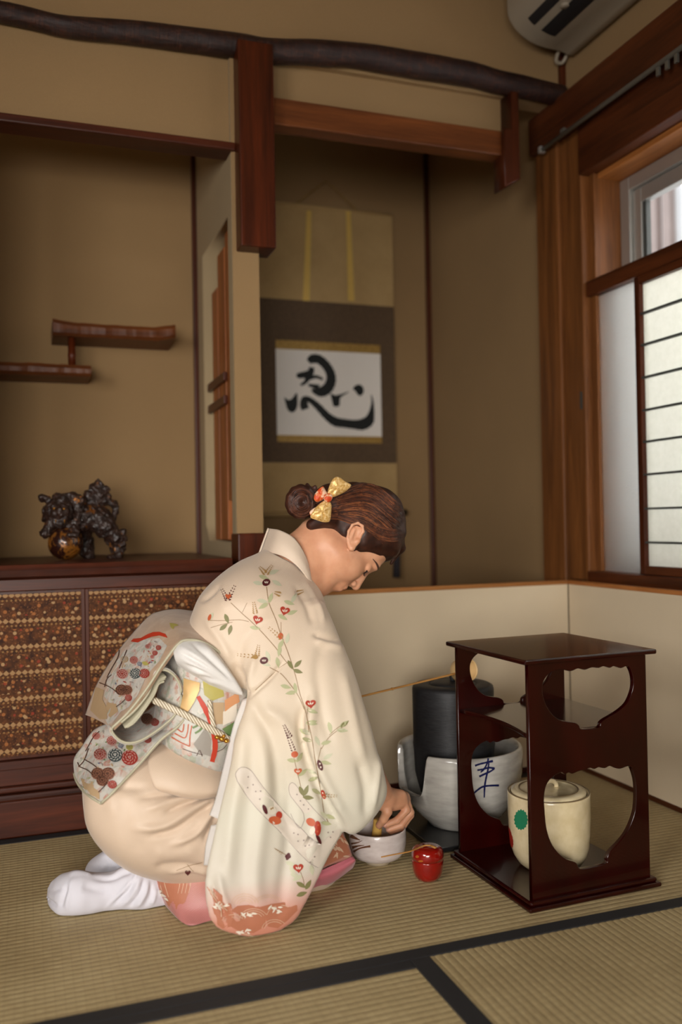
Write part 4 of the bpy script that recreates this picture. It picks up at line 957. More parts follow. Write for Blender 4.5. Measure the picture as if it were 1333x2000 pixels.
def ring(A, B, Yc, hd, n=2.2, seg=56):
    a, b = onY(*A, Yc), onY(*B, Yc); c = (a+b)/2; e = (b-a)/2
    d = ray((A[0]+B[0])/2, (A[1]+B[1])/2); d = np.array([d[0], d[1], 0]); d = d/np.linalg.norm(d)*hd
    th = 2*np.pi*np.arange(seg)/seg; co, si = np.cos(th), np.sin(th)
    co = np.sign(co)*np.abs(co)**(2/n); si = np.sign(si)*np.abs(si)**(2/n)
    return c+co[:, None]*e+si[:, None]*d
def loft_rings(rs, sub=6, cap=True):
    R_ = np.array(rs); m, seg = R_.shape[:2]; T = np.linspace(0, m-1, (m-1)*sub+1); P = cr(R_, T); m2 = len(P)
    V = P.reshape(-1, 3); fs = [(i*seg+k, i*seg+(k+1) % seg, (i+1)*seg+(k+1) % seg, (i+1)*seg+k) for i in range(m2-1) for k in range(seg)]
    vs = list(V)
    if cap:
        for i in (0, m2-1):
            o = len(vs); vs.append(P[i].mean(0)); fs += [(o, i*seg+k, i*seg+(k+1) % seg) if i else (o, i*seg+(k+1) % seg, i*seg+k) for k in range(seg)]
    return vs, fs
def loft(secs, sub=6, seg=56):
    return loft_rings([ring(s[0], s[1], s[2], s[3], s[4] if len(s) > 4 else 2.2, seg) for s in secs], sub)
def sheet(rows, su=8, sv=8, thick=.002, back=(0, 1, 0)):
    """rows x cols of (px,py,Y) -> smooth cloth sheet with thickness away from the viewer"""
    P = np.array([[onY(*p) if len(p) == 3 else np.array(p[:3]) for p in r] for r in rows]); m, n = P.shape[:2]
    A = cr(P, np.linspace(0, m-1, (m-1)*su+1)); B = np.swapaxes(cr(np.swapaxes(A, 0, 1), np.linspace(0, n-1, (n-1)*sv+1)), 0, 1)
    return grid_solid(B, thick, back)
def grid_solid(B, thick, back=None):
    M_, N_ = B.shape[:2]
    du = np.gradient(B, axis=1); dv = np.gradient(B, axis=0); nn = np.cross(du, dv); nn /= np.linalg.norm(nn, axis=-1)[..., None]+1e-12
    if (nn*(B-CP)).sum(-1).mean() < 0: nn = -nn
    C = B+nn*thick; vs = list(B.reshape(-1, 3))+list(C.reshape(-1, 3)); o = M_*N_; fs = []
    for i in range(M_-1):
        for j in range(N_-1):
            a = i*N_+j; fs.append((a, a+1, a+N_+1, a+N_)); fs.append((o+a, o+a+N_, o+a+N_+1, o+a+1))
    for i in range(M_-1):
        a = i*N_; fs.append((a, a+N_, o+a+N_, o+a)); a += N_-1; fs.append((a, o+a, o+a+N_, a+N_))
    for j in range(N_-1):
        fs.append((j, o+j, o+j+1, j+1)); a = (M_-1)*N_+j; fs.append((a, a+1, o+a+1, o+a))
    return vs, fs
def voxel(parts, size, it=6):
    vs, fs = merge_meshes(parts); me = bpy.data.meshes.new('tmp'); me.from_pydata([tuple(map(float, v)) for v in vs], [], fs); me.update()
    bm = bmesh.new(); bm.from_mesh(me); bmesh.ops.recalc_face_normals(bm, faces=bm.faces[:]); bm.to_mesh(me); bm.free()
    o = bpy.data.objects.new('tmp', me); COL.objects.link(o); md = o.modifiers.new('r', 'REMESH'); md.mode = 'VOXEL'; md.voxel_size = size; md.adaptivity = 0
    dg = bpy.context.evaluated_depsgraph_get(); m2 = bpy.data.meshes.new_from_object(o.evaluated_get(dg)); bpy.data.objects.remove(o); bpy.data.meshes.remove(me)
    V = np.empty(len(m2.vertices)*3); m2.vertices.foreach_get('co', V); V = V.reshape(-1, 3)
    Fc = np.array([tuple(p.vertices) for p in m2.polygons if len(p.vertices) == 4]); bpy.data.meshes.remove(m2)
    return relax(V, Fc, it), Fc
def normals(V, Fc):
    a = np.cross(V[Fc[:, 2]]-V[Fc[:, 0]], V[Fc[:, 3 % Fc.shape[1]]]-V[Fc[:, 1]]); N_ = np.zeros_like(V)
    for k in range(Fc.shape[1]): np.add.at(N_, Fc[:, k], a)
    return N_/(np.linalg.norm(N_, axis=1)[:, None]+1e-12)
def crease(V, Fc, lines):
    """press folds into cloth: polylines drawn on the surface, (points, width px, depth m; + raises, - sinks)"""
    px = proj(V); N_ = normals(V, Fc); face = (N_*(V-CP)).sum(1) < 0; D = np.zeros(len(V))
    for pts, wd, dp in lines:
        P = np.array(pts, float); P = cr(P, np.linspace(0, len(P)-1, (len(P)-1)*6+1)); best = np.full(len(V), 1e9); bt = np.zeros(len(V)); n = len(P)
        for i in range(n-1):
            a, b = P[i], P[i+1]; ab = b-a; h = np.clip(((px-a)@ab)/(ab@ab+1e-9), 0, 1); d = np.linalg.norm(px-a-h[:, None]*ab, axis=1); m = d < best; best[m] = d[m]; bt[m] = (i+h[m])/(n-1)
        D += dp*np.exp(-(best/wd)**2)*np.clip(np.minimum(bt, 1-bt)*5+.15, 0, 1)
    return V+N_*(D*face)[:, None]

def front(V, bv, off=.005):
    """keep cloth outside what it lies on: points inside are slid towards the outside along the line of sight"""
    V = np.array(V, float)
    for i, v in enumerate(V):
        dd = Vector(v)-_cpv; L_ = dd.length; loc, nor, *_ = bv.ray_cast(_cpv, dd.normalized())
        if loc is not None and (loc-_cpv).length-off < L_: V[i] = np.array(loc-dd.normalized()*off)
    return V
YC = 1.88
# ---------------------------------------------------------------- kimono upper: torso + shoulder + hanging sleeve
torso = loft([((300, 1500), (440, 1530), YC, .13), ((312, 1420), (480, 1470), YC, .145), ((330, 1340), (530, 1400), YC, .155), ((352, 1265), (580, 1340), YC+.005, .165), ((372, 1205), (622, 1275), YC+.01, .18),
              ((392, 1160), (640, 1215), YC+.015, .19), ((428, 1124), (636, 1178), YC+.02, .185), ((468, 1096), (625, 1150), YC+.03, .15), ((500, 1082), (612, 1128), YC+.04, .11), ((518, 1072), (600, 1110), YC+.045, .085)])
bag = loft([((480, 1150), (622, 1172), 1.795, .06), ((462, 1215), (650, 1222), 1.765, .065), ((470, 1290), (678, 1290), 1.735, .062), ((483, 1352), (696, 1350), 1.705, .055), ((470, 1415), (706, 1412), 1.685, .042), ((452, 1490), (716, 1480), 1.67, .034), ((434, 1560), (712, 1550), 1.66, .028),
            ((418, 1625), (674, 1618), 1.648, .024), ((404, 1690), (634, 1690), 1.638, .021), ((400, 1738), (611, 1738), 1.628, .019), ((404, 1772), (593, 1772), 1.622, .017), ((411, 1796), (580, 1794), 1.618, .014), ((430, 1816), (556, 1812), 1.616, .010), ((466, 1826), (530, 1829), 1.614, .006)], 7)
lobe = loft([((560, 1180), (634, 1175), 1.79, .05), ((556, 1250), (664, 1245), 1.745, .058), ((560, 1320), (693, 1315), 1.705, .058), ((578, 1395), (716, 1388), 1.672, .052), ((600, 1470), (738, 1468), 1.65, .046), ((624, 1540), (754, 1522), 1.64, .042), ((648, 1585), (755, 1556), 1.64, .038), ((672, 1620), (732, 1594), 1.642, .028), ((686, 1629), (706, 1618), 1.644, .014)], 7)
lsl = loft([((520, 1180), (630, 1180), 2.0, .05), ((520, 1260), (660, 1270), 2.05, .05), ((540, 1350), (690, 1360), 2.07, .05), ((560, 1450), (705, 1450), 2.07, .045), ((560, 1560), (690, 1540), 2.06, .035), ((570, 1640), (660, 1620), 2.06, .02)], 6)
V, Fc = voxel([torso, bag, lobe, lsl], .0036, 5)
ups = [([(600, 1345), (588, 1420), (606, 1500), (640, 1570), (676, 1622)], 9, -.006), ([(615, 1350), (608, 1430), (626, 1500), (655, 1560), (684, 1610)], 11, .006),
       ([(484, 1362), (505, 1345), (530, 1322), (556, 1292)], 5, -.005), ([(484, 1360), (520, 1420), (540, 1500), (548, 1600)], 16, -.006), ([(500, 1380), (560, 1420), (580, 1520)], 18, .005),
       ([(470, 1400), (470, 1500), (452, 1620), (440, 1740)], 18, .005), ([(520, 1420), (515, 1560), (500, 1700), (510, 1790)], 20, .006), ([(556, 1450), (566, 1560), (560, 1680), (545, 1790)], 16, -.005),
       ([(600, 1520), (620, 1600), (600, 1700)], 14, .005), ([(640, 1250), (622, 1300), (628, 1380), (650, 1460)], 14, -.004), ([(668, 1300), (690, 1400), (712, 1500)], 12, .004), ([(700, 1480), (715, 1540), (716, 1600)], 12, -.005), ([(740, 1480), (736, 1530), (728, 1585)], 7, .004),
       ([(612, 1238), (640, 1245), (665, 1250)], 6, -.004), ([(615, 1250), (645, 1258), (672, 1268)], 7, .004), ([(430, 1140), (412, 1160), (392, 1175)], 6, -.004), ([(400, 1205), (430, 1250), (452, 1290)], 10, .004), ([(420, 1190), (470, 1180), (540, 1200)], 22, .003), ([(455, 1295), (475, 1330), (484, 1360)], 8, -.006), ([(500, 1280), (490, 1320), (486, 1355)], 9, .004),
       ([(590, 1130), (612, 1160), (626, 1190), (634, 1220)], 6, .003), ([(575, 1140), (600, 1180), (612, 1220)], 8, -.003), ([(425, 1700), (440, 1760), (470, 1800)], 9, .004), ([(412, 1720), (432, 1770), (450, 1806)], 5, -.004)]
V = crease(V, Fc, [(p_, w_*.85, d_*1.45) for p_, w_, d_ in ups])
V += .0016*np.array([noise.noise_vector(Vector(v*14)) for v in V])
V[:, 2] = np.maximum(V[:, 2], .0025)
kim = np_obj('kimono', V, Fc, 'silk_upper', pe)
# ---------------------------------------------------------------- skirt
skirt = loft([((160, 1540), (163, 1578), YC+.01, .05), ((163, 1508), (170, 1604), YC+.01, .12), ((184, 1470), (196, 1640), YC+.005, .155), ((228, 1440), (240, 1676), YC, .180), ((285, 1425), (293, 1697), YC, .190), ((345, 1430), (358, 1710), YC, .190), ((415, 1455), (418, 1714), YC, .185), ((495, 1490), (490, 1720), YC, .175),
              ((575, 1535), (575, 1728), YC, .16), ((635, 1585), (632, 1722), YC, .14), ((665, 1620), (660, 1705), YC, .09), ((676, 1640), (672, 1685), YC, .04)], 7)
V, Fc = voxel([skirt], .0036, 4)
sk = [([(424, 1560), (380, 1578), (320, 1612), (262, 1620)], 8, .009), ([(420, 1566), (385, 1590), (340, 1622), (290, 1634)], 6, -.007), ([(428, 1566), (405, 1600), (380, 1630), (330, 1652)], 7, .008), ([(432, 1572), (416, 1612), (398, 1645)], 6, -.007), ([(434, 1580), (426, 1625), (412, 1660)], 6, .006), ([(405, 1556), (360, 1570), (318, 1590)], 5, -.007), ([(395, 1550), (340, 1562), (285, 1582)], 7, .006), ([(378, 1548), (320, 1552), (270, 1560)], 6, -.005),
      ([(300, 1694), (350, 1690), (412, 1698)], 8, -.005), ([(300, 1662), (340, 1668), (390, 1662)], 12, .004), ([(180, 1500), (230, 1535), (290, 1540)], 10, -.005), ([(200, 1480), (215, 1540), (220, 1600)], 14, .004), ([(240, 1560), (250, 1620), (280, 1670)], 14, -.003), ([(330, 1705), (370, 1700), (412, 1708)], 4, .004)]
sk_bv0 = BVHTree.FromPolygons([tuple(v) for v in V], [tuple(f) for f in Fc.tolist()])
V = crease(V, Fc, sk); V += .0016*np.array([noise.noise_vector(Vector(v*12)) for v in V])
skirt_o = np_obj('kimono_skirt', V, Fc, 'silk_skirt', kim)
# ohashori fold
def drape(rows, bv, offs, su=6, sv=8, thick=.003):
    P = np.array([[p+(o,) for p, o in zip(r, oo)] for r, oo in zip(rows, offs)], float); m, n = P.shape[:2]
    A = cr(P, np.linspace(0, m-1, (m-1)*su+1)); B = np.swapaxes(cr(np.swapaxes(A, 0, 1), np.linspace(0, n-1, (n-1)*sv+1)), 0, 1); G = np.zeros(B.shape)
    for i in range(B.shape[0]):
        for j in range(B.shape[1]):
            h_ = hit(bv, B[i, j, 0], B[i, j, 1], B[i, j, 2]); G[i, j] = np.array(h_ if h_ is not None else onY(B[i, j, 0], B[i, j, 1], 1.70))
    return grid_solid(G, thick)
vs, fs = drape([[(302, 1440), (345, 1456), (390, 1474), (430, 1490), (465, 1502)], [(293, 1470), (340, 1486), (388, 1502), (430, 1516), (462, 1526)], [(288, 1505), (336, 1522), (386, 1532), (428, 1540), (458, 1544)], [(298, 1536), (342, 1550), (388, 1556), (424, 1554), (452, 1552)], [(308, 1545), (348, 1558), (388, 1564), (420, 1560), (446, 1556)]],
               sk_bv0, [[.008, .014, .016, .016, .016], [.012, .024, .026, .024, .020], [.011, .028, .032, .028, .022], [.008, .023, .028, .024, .018], [.002, .008, .009, .008, .006]])
oh = mesh_obj('fold_over', vs, fs, 'silk_skirt', kim, True)
# lower hem (pink) on the near side, and the dark inside volume of the legs
vs, fs = loft_rings([np.stack([np.full(40, x_), 1.885+hw*np.cos(np.linspace(0, 2*np.pi, 40, endpoint=False)), np.maximum(.003, hz*.5*(1+1.15*np.sin(np.linspace(0, 2*np.pi, 40, endpoint=False))))], 1) for x_, hw, hz in ((.225, .03, .045), (.245, .08, .06), (.30, .11, .07), (.42, .115, .07), (.55, .115, .07), (.62, .10, .065), (.655, .05, .05))], 4)
mesh_obj('lower_skirt', vs, fs, 'silk_pink', kim, True)
def fl(x, y, z=.003): return tuple(onZ(x, y, z))+(0,)
vs, fs = sheet([[(284, 1694, 1.84), (320, 1690, 1.79), (362, 1692, 1.762), (410, 1698, 1.745), (470, 1702, 1.74), (540, 1702, 1.75)], [(292, 1706, 1.835), (324, 1730, 1.775), (364, 1746, 1.738), (411, 1748, 1.722), (470, 1744, 1.722), (540, 1738, 1.735)],
                [(300, 1728, 1.83), (328, 1758, 1.765), (365, 1780, 1.724), (412, 1776, 1.712), (470, 1766, 1.715), (540, 1752, 1.73)], [fl(306, 1744), fl(331, 1778), fl(366, 1806), fl(412, 1798), fl(470, 1786), fl(540, 1768)]], 7, 9, .002)
hem = mesh_obj('hem', vs, fs, 'silk_pink', kim, True)
vs, fs = sheet([[(600, 1620, 1.735), (640, 1612, 1.76), (668, 1622, 1.775)], [(612, 1660, 1.728), (650, 1650, 1.75), (682, 1650, 1.765)], [(620, 1700, 1.722), (655, 1686, 1.742), (690, 1676, 1.758)]], 8, 8, .002)
hem2 = mesh_obj('hem', vs, fs, 'silk_pink', kim, True)
vs, fs = sheet([[(608, 1708, 1.722), (650, 1690, 1.742), (690, 1672, 1.757)], [(602, 1722, 1.715), (655, 1706, 1.737), (695, 1682, 1.752)], [fl(600, 1742, .004), fl(650, 1724, .010), fl(690, 1696, .018)]], 8, 8, .002)
lin = mesh_obj('lining', vs, fs, 'silk_lining', kim, True)
# white under-sleeve along the sleeve opening
vs, fs = sheet([[(474, 1366, 1.715), (486, 1362, 1.70)], [(455, 1420, 1.71), (474, 1414, 1.69)], [(438, 1490, 1.70), (456, 1488, 1.675)], [(422, 1556, 1.69), (438, 1556, 1.665)], [(409, 1592, 1.685), (427, 1600, 1.66)]], 8, 6, .003)
und = mesh_obj('under_sleeve', vs, fs, 'silk_white', kim, True)
vs, fs = sheet([[(412, 1612, 1.68), (424, 1610, 1.66)], [(402, 1650, 1.675), (416, 1650, 1.655)], [(398, 1690, 1.67), (408, 1690, 1.65)]], 8, 6, .003)
mesh_obj('under_sleeve', vs, fs, 'silk_white', kim, True)
# ---------------------------------------------------------------- collar
oc = [(508, 1082, 1.945), (530, 1080, 1.880), (560, 1090, 1.848), (588, 1112, 1.835), (608, 1140, 1.845), (618, 1160, 1.875)]
ic = [(526, 1032, 1.940), (548, 1036, 1.890), (576, 1052, 1.866), (597, 1084, 1.858), (607, 1118, 1.862), (610, 1148, 1.885)]
mc = [((a[0]*.5+b[0]*.5), (a[1]*.5+b[1]*.5), (a[2]+b[2])/2-.006) for a, b in zip(oc, ic)]
vs, fs = sheet([ic, mc, oc], 8, 8, .004); col1 = mesh_obj('collar', vs, fs, 'silk_collar', kim, True)
oc2 = [(508, 1082, 1.945), (520, 1085, 1.99), (545, 1100, 2.02), (580, 1120, 2.02), (605, 1150, 1.99)]
ic2 = [(526, 1032, 1.940), (538, 1040, 1.985), (560, 1060, 2.005), (585, 1090, 2.005), (605, 1135, 1.98)]
vs, fs = sheet([ic2, oc2], 8, 8, .004, (0, -1, 0)); mesh_obj('collar', vs, fs, 'silk_collar', kim, True)
# ---------------------------------------------------------------- obi
ob = loft([((338, 1258), (545, 1352), YC, .160), ((326, 1284), (530, 1378), YC, .168), ((312, 1330), (508, 1422), YC, .172), ((304, 1372), (488, 1452), YC, .175), ((298, 1406), (474, 1482), YC, .176), ((297, 1414), (470, 1488), YC, .170)], 6)
obi = mesh_obj('obi', *ob, 'obi_figured', pe, True)
def z1(p): return (120+p[0]/3.3325, 1150+p[1]/3.3325)
near = [(1045, 425), (1010, 398), (950, 360), (880, 335), (800, 335), (760, 360), (725, 400), (640, 520), (590, 600), (520, 700), (430, 810), (330, 905)]
far = [(985, 290), (930, 205), (880, 150), (830, 138), (740, 130), (640, 145), (560, 185), (410, 350), (300, 500), (225, 630), (175, 760), (155, 820)]
nY = [1.735, 1.733, 1.732, 1.730, 1.730, 1.730, 1.730, 1.730, 1.730, 1.732, 1.735, 1.738]; fY = [1.98]*2+[1.99]*10
rows = []
for (a, ya, b, yb) in zip(near, nY, far, fY):
    a, b = onY(*z1(a), ya), onY(*z1(b), yb); rows.append([a+(b-a)*f for f in (0, .33, .66, 1)])
rows = np.array(rows)
out_d = np.array([-.5, 0, .75])
for k in (1, 2): rows[:, k] += out_d*.012*np.sin(np.linspace(.3, 2.8, len(rows)))[:, None]
G = cr(rows, np.linspace(0, len(rows)-1, (len(rows)-1)*6+1)); G = np.swapaxes(cr(np.swapaxes(G, 0, 1), np.linspace(0, 3, 25)), 0, 1)
vs, fs = grid_solid(G, .007); drum = mesh_obj('drum_fold', vs, fs, 'obi_brocade', obi, True)
# pale welt along near edge of the drum
tube('edge_welt', [onY(*z1(p), y-.001) for p, y in zip(near, nY)], [.0026]*len(near), 'obi_lining', obi, 8, 5)
# folded lower loop: near edge curve swept to the far side
loopn = [(330, 905), (332, 935), (380, 985), (440, 1003), (520, 985), (640, 910), (740, 820), (776, 740), (780, 660), (760, 600), (720, 552), (670, 528), (622, 545), (596, 610), (560, 690), (480, 790), (390, 870)]
rows = []
for i, p in enumerate(loopn):
    a = onY(*z1(p), 1.737); b = a+np.array([-.002, .18, .002]); rows.append([a, a+(b-a)*.5, b])
G = cr(np.array(rows), np.linspace(0, len(rows)-1, (len(rows)-1)*5+1)); G = np.swapaxes(cr(np.swapaxes(G, 0, 1), np.linspace(0, 2, 13)), 0, 1)
vs, fs = grid_solid(G, .004); loopo = mesh_obj('inner_loop', vs, fs, 'obi_figured', obi, True)
tube('edge_welt', [onY(*z1(p), 1.736) for p in loopn], [.0024]*len(loopn), 'obi_lining', obi, 8, 5)
for k, offs in enumerate(((16, 10), (34, 22), (50, 40))):
    lp3 = [(690-offs[0]*.4, 560+offs[1]), (640-offs[0]*.2, 580+offs[1]), (600, 650+offs[1]), (540, 750+offs[1]*.8), (460+offs[0]*.3, 850+offs[1]*.4), (400+offs[0]*.6, 905-offs[1]*.2)]
    rows = [[onY(*z1(p), 1.742), onY(*z1(p), 1.742)+np.array([-.008, .20, .012])] for p in lp3]
    G = cr(np.array(rows), np.linspace(0, 5, 31)); G = np.swapaxes(cr(np.swapaxes(G, 0, 1), np.linspace(0, 1, 5)), 0, 1)
    vs, fs = grid_solid(G, .003); mesh_obj('inner_layer', vs, fs, 'obi_lining', obi, True)
# hanging tail
tn = [(800, 850), (750, 905), (640, 990), (500, 1150), (340, 1320), (258, 1396)]; tf = [(560, 830), (420, 850), (230, 905), (130, 1030), (80, 1110), (82, 1200)]
rows = []
for i, (a, b) in enumerate(zip(tn, tf)):
    a3 = onY(*z1(a), 1.724+.002*i); b3 = onY(*z1(b), 1.93); rows.append([a3, a3+(b3-a3)*.4+np.array([0, 0, -.004]), a3+(b3-a3)*.75, b3])
rows = np.array(rows); rows[-1, 1] = onY(*z1((165, 1335)), 1.79); rows[-1, 2] = onY(*z1((105, 1265)), 1.87)
G = cr(rows, np.linspace(0, 5, 41)); G = np.swapaxes(cr(np.swapaxes(G, 0, 1), np.linspace(0, 3, 25)), 0, 1)
Gs = G.shape; G = front(G.reshape(-1, 3), bvh_of([skirt_o]), .008).reshape(Gs); G[1:-1, 1:-1] = (G[1:-1, 1:-1]*2+G[:-2, 1:-1]+G[2:, 1:-1]+G[1:-1, :-2]+G[1:-1, 2:])/6
vs, fs = grid_solid(G, .004); tail = mesh_obj('tail', vs, fs, 'obi_figured', obi, True)
tube('edge_welt', G[::8, 0], [.0026]*6, 'obi_lining', obi, 8, 5)
tube('edge_welt', G[-1, ::6], [.0026]*5, 'obi_lining', obi, 8, 5)
# white pad cloth (obi-age) and gold band
pad = loft([((336, 1262), (346, 1296), 1.77, .05), ((350, 1248), (366, 1310), 1.765, .066), ((378, 1246), (390, 1324), 1.752, .066), ((404, 1256), (412, 1336), 1.738, .056), ((428, 1280), (432, 1346), 1.722, .038), ((450, 1312), (454, 1354), 1.706, .020), ((474, 1350), (476, 1359), 1.694, .006)], 6, 40)
def pad_folds(pd):
    V, Fc = voxel([pd], .003, 3); tip = (470, 1350)
    return crease(V, Fc, [([s_, ((s_[0]+tip[0])/2, (s_[1]+tip[1])/2-4), tip], w_, d_) for s_, w_, d_ in (((352, 1262), 5, .004), ((352, 1274), 4, -.005), ((356, 1286), 5, .005), ((362, 1298), 4, -.005), ((372, 1308), 5, .004), ((384, 1318), 4, -.004), ((372, 1252), 4, -.004), ((395, 1256), 5, .004), ((400, 1328), 5, .003))]), Fc
pads = np_obj('sash_pad', V[:-2] if False else V, np.array([f if len(f) == 4 else (f[0], f[1], f[2], f[2]) for f in pad[1]]), 'silk_white', obi) if False else np_obj('sash_pad', *pad_folds(pad), 'silk_white', obi)
# braided cord
ob_b = bvh_of([obi]); cpts = [z1(p) for p in ((600, 725), (700, 770), (800, 818), (900, 870), (1000, 928), (1095, 985))]
cw = [hit(ob_b, *p, .006) or Vector(onY(*p, 1.70)) for p in cpts]; cw[0] = Vector(onY(*cpts[0], 1.755)); cw[1] = Vector(onY(*cpts[1], 1.722)); cw[2] = Vector(onY(*cpts[2], 1.712))
cord = tube('braided_cord', cw, .0068, 'braid', obi, 10, 8, .7, (0, 1, 0))
cw = [hit(ob_b, *z1(p), .004) or Vector(onY(*z1(p), 1.70)) for p in ((965, 725), (970, 800), (985, 880), (990, 915))]
tube('braided_cord', cw, .0046, 'braid', obi, 10, 6, .7, (0, 1, 0))
cc = hit(ob_b, *z1((1030, 965)), .011) or Vector(onY(*z1((1030, 965)), 1.69))
vs, fs = [], []
for k, (dx, dz, r) in enumerate(((-.009, .003, .006), (0, -.001, .007), (.009, -.006, .006), (.004, .004, .004))):
    v_, f_ = lathe_mesh([(0, -r*.8), (r*.7, -r*.5), (r, 0), (r*.7, r*.5), (0, r*.8)], 12); o = len(vs); vs += [Vector(v)+cc+Vector((dx, 0, dz)) for v in v_]; fs += [tuple(i+o for i in f) for f in f_]
plain('gold_metal', S(190, 140, 60), .3, .9); me_ = mesh_obj('gold_clip', vs, fs, 'gold_metal', obi, True)
# ---------------------------------------------------------------- body
HY, HP_, HR = [math.radians(a) for a in (-6.1, 65.1, -9.3)]
def _e(a, b, c):
    Rz = np.array([[math.cos(a), -math.sin(a), 0], [math.sin(a), math.cos(a), 0], [0, 0, 1]]); Ry = np.array([[math.cos(b), 0, math.sin(b)], [0, 1, 0], [-math.sin(b), 0, math.cos(b)]]); Rx = np.array([[1, 0, 0], [0, math.cos(c), -math.sin(c)], [0, math.sin(c), math.cos(c)]])
    return Rz@Ry@Rx
HRm = _e(HY, HP_, HR); HT = np.array([.682, 1.931, .719])
def hl(x, y, z): return HT+HRm@np.array([x, y, z])
pr = []
def E_(c, r, R=None, **k): pr.append(('e', hl(*c), r, HRm if R is None else HRm@R, k))
def S_(c, r, **k): pr.append(('s', hl(*c), r, k))
def C_(a, b, ra, rb, **k): pr.append(('c', hl(*a), hl(*b), ra, rb, k))
E_((-.010, 0, .045), (.092, .072, .082), k=.02)
E_((.040, 0, -.018), (.055, .058, .080), k=.02)
E_((.052, 0, .055), (.042, .054, .045), k=.02)
for s in (-1, 1):
    C_((.012, s*.043, -.040), (.060, s*.016, -.084), .015, .017, k=.03)
    S_((.060, s*.034, -.018), .026, k=.02); S_((-.014, s*.036, -.046), .026, k=.035); S_((.030, s*.040, -.030), .024, k=.03)
S_((.073, 0, -.084), .019, k=.015)
C_((.086, -.026, .040), (.086, .026, .040), .010, .010, k=.015)
E_((.086, 0, -.046), (.016, .026, .022), k=.014)
C_((.090, 0, .030), (.110, 0, -.010), .0065, .0085, k=.010)
S_((.110, 0, -.013), .0085, k=.006)
for s in (-1, 1):
    S_((.101, s*.0095, -.018), .0068, k=.006)
    pr.append(('s', hl(.100, s*.033, .020), .013, dict(neg=True, k=.010)))
    E_((.078, s*.032, .018), (.0125, .0155, .0115), k=.004)
C_((.0975, -.016, -.043), (.0975, .016, -.043), .0050, .0050, k=.005); C_((.0955, -.013, -.054), (.0955, .013, -.054), .0056, .0056, k=.005)
pr.append(('c', hl(.104, -.018, -.0485), hl(.104, .018, -.0485), .0025, .0025, dict(neg=True, k=.003)))
# ears
for s in (-1, 1):
    tl = _e(0, math.radians(-40), 0)@_e(math.radians(s*16), 0, 0); ec = np.array([-.003, s*.0765, .006])
    def ep(x, y, z): return tuple(ec+tl@np.array([x, s*y, z]))
    E_(ec, (.0165, .0050, .0285), tl, k=.004)
    pr.append(('e', hl(*ep(.003, .0065, .004)), (.0085, .0050, .0150), HRm@tl, dict(neg=True, k=.003)))
    S_(ep(.004, -.001, -.026), .0070, k=.006)
    rim = [ep(*p) for p in ((.012, .001, .006), (.0145, .003, .018), (.008, .005, .029), (-.004, .006, .031), (-.014, .007, .022), (-.0165, .006, .006), (-.013, .004, -.010), (-.004, .002, -.022))]
    for a, b in zip(rim[:-1], rim[1:]): C_(a, b, .0030, .0030, k=.003)
    S_(ep(.011, .002, -.006), .0050, k=.004); C_(ep(-.006, .004, .016), ep(-.006, .004, -.010), .0028, .0030, k=.004)
# neck, trunk, legs
nb_ = onY(578, 1108, 1.93)
pr.append(('c', hl(-.030, 0, -.045), nb_, .050, .053, dict(k=.02))); pr.append(('c', hl(.0, 0, -.055), onY(596, 1112, 1.93), .036, .046, dict(k=.02)))
ch = onY(520, 1230, 1.905); pv = onY(330, 1570, 1.885)
pr.append(('c', nb_, ch, .06, .105, dict(k=.04))); pr.append(('c', ch, pv, .105, .11, dict(k=.04)))
for s, kx_ in ((-1, (600, 1665, 1.80)), (1, (610, 1650, 1.96))):
    kn = onY(*kx_); hp_ = pv+np.array([.02, s*.06, -.01]); pr.append(('c', hp_, kn, .07, .045, dict(k=.03)))
    an = np.array([.24, 1.88+s*.05, .034]); pr.append(('c', np.array([kn[0], kn[1], .045]), an, .036, .022, dict(k=.02))); pr.append(('s', kn, .045, dict(k=.03)))
# arms
sh_r, el_r = onY(560, 1205, 1.80), onY(664, 1400, 1.695); wr_r = onY(752, 1560, 1.825)
pr.append(('c', ch+np.array([.03, -.04, .04]), sh_r, .06, .045, dict(k=.03))); pr.append(('c', sh_r, el_r, .042, .034, dict(k=.02))); pr.append(('c', el_r, wr_r, .034, .024, dict(k=.02)))
sh_l, el_l = onY(580, 1200, 2.01), onY(640, 1400, 2.07); wr_l = np.array([.685, 2.00, .155])
pr.append(('c', ch+np.array([.03, .04, .04]), sh_l, .06, .042, dict(k=.03))); pr.append(('c', sh_l, el_l, .040, .034, dict(k=.02))); pr.append(('c', el_l, wr_l, .034, .024, dict(k=.02)))
# right hand: palm, four curled fingers closed on the whisk, thumb on the near side
def hand_chain(pts, r0, r1):
    for i in range(len(pts)-1):
        f0, f1 = i/(len(pts)-1), (i+1)/(len(pts)-1); pr.append(('c', pts[i], pts[i+1], r0+(r1-r0)*f0, r0+(r1-r0)*f1, dict(k=.0035)))
kn_ = [onY(784, 1553, 1.828), onY(791, 1556, 1.846), onY(793, 1561, 1.864), onY(790, 1567, 1.881)]
pm = sum(kn_)/4
for q in kn_: pr.append(('c', wr_r, q, .020, .0115, dict(k=.012)))
pr.append(('e', (wr_r+pm)/2+np.array([0, 0, -.006]), (.030, .030, .017), None, dict(k=.012)))
fing = [[kn_[0], onY(795, 1582, 1.822), onY(776, 1602, 1.822), onY(754, 1611, 1.832)],
        [kn_[1], onY(802, 1587, 1.838), onY(784, 1611, 1.836), onY(760, 1620, 1.842)],
        [kn_[2], onY(802, 1592, 1.858), onY(786, 1616, 1.856), onY(764, 1624, 1.857)],
        [kn_[3], onY(796, 1594, 1.876), onY(780, 1612, 1.874), onY(764, 1620, 1.870)]]
for f_, (a_, b_) in zip(fing, ((.0092, .0072), (.0094, .0074), (.0090, .0070), (.0080, .0062))): hand_chain(f_, a_, b_)
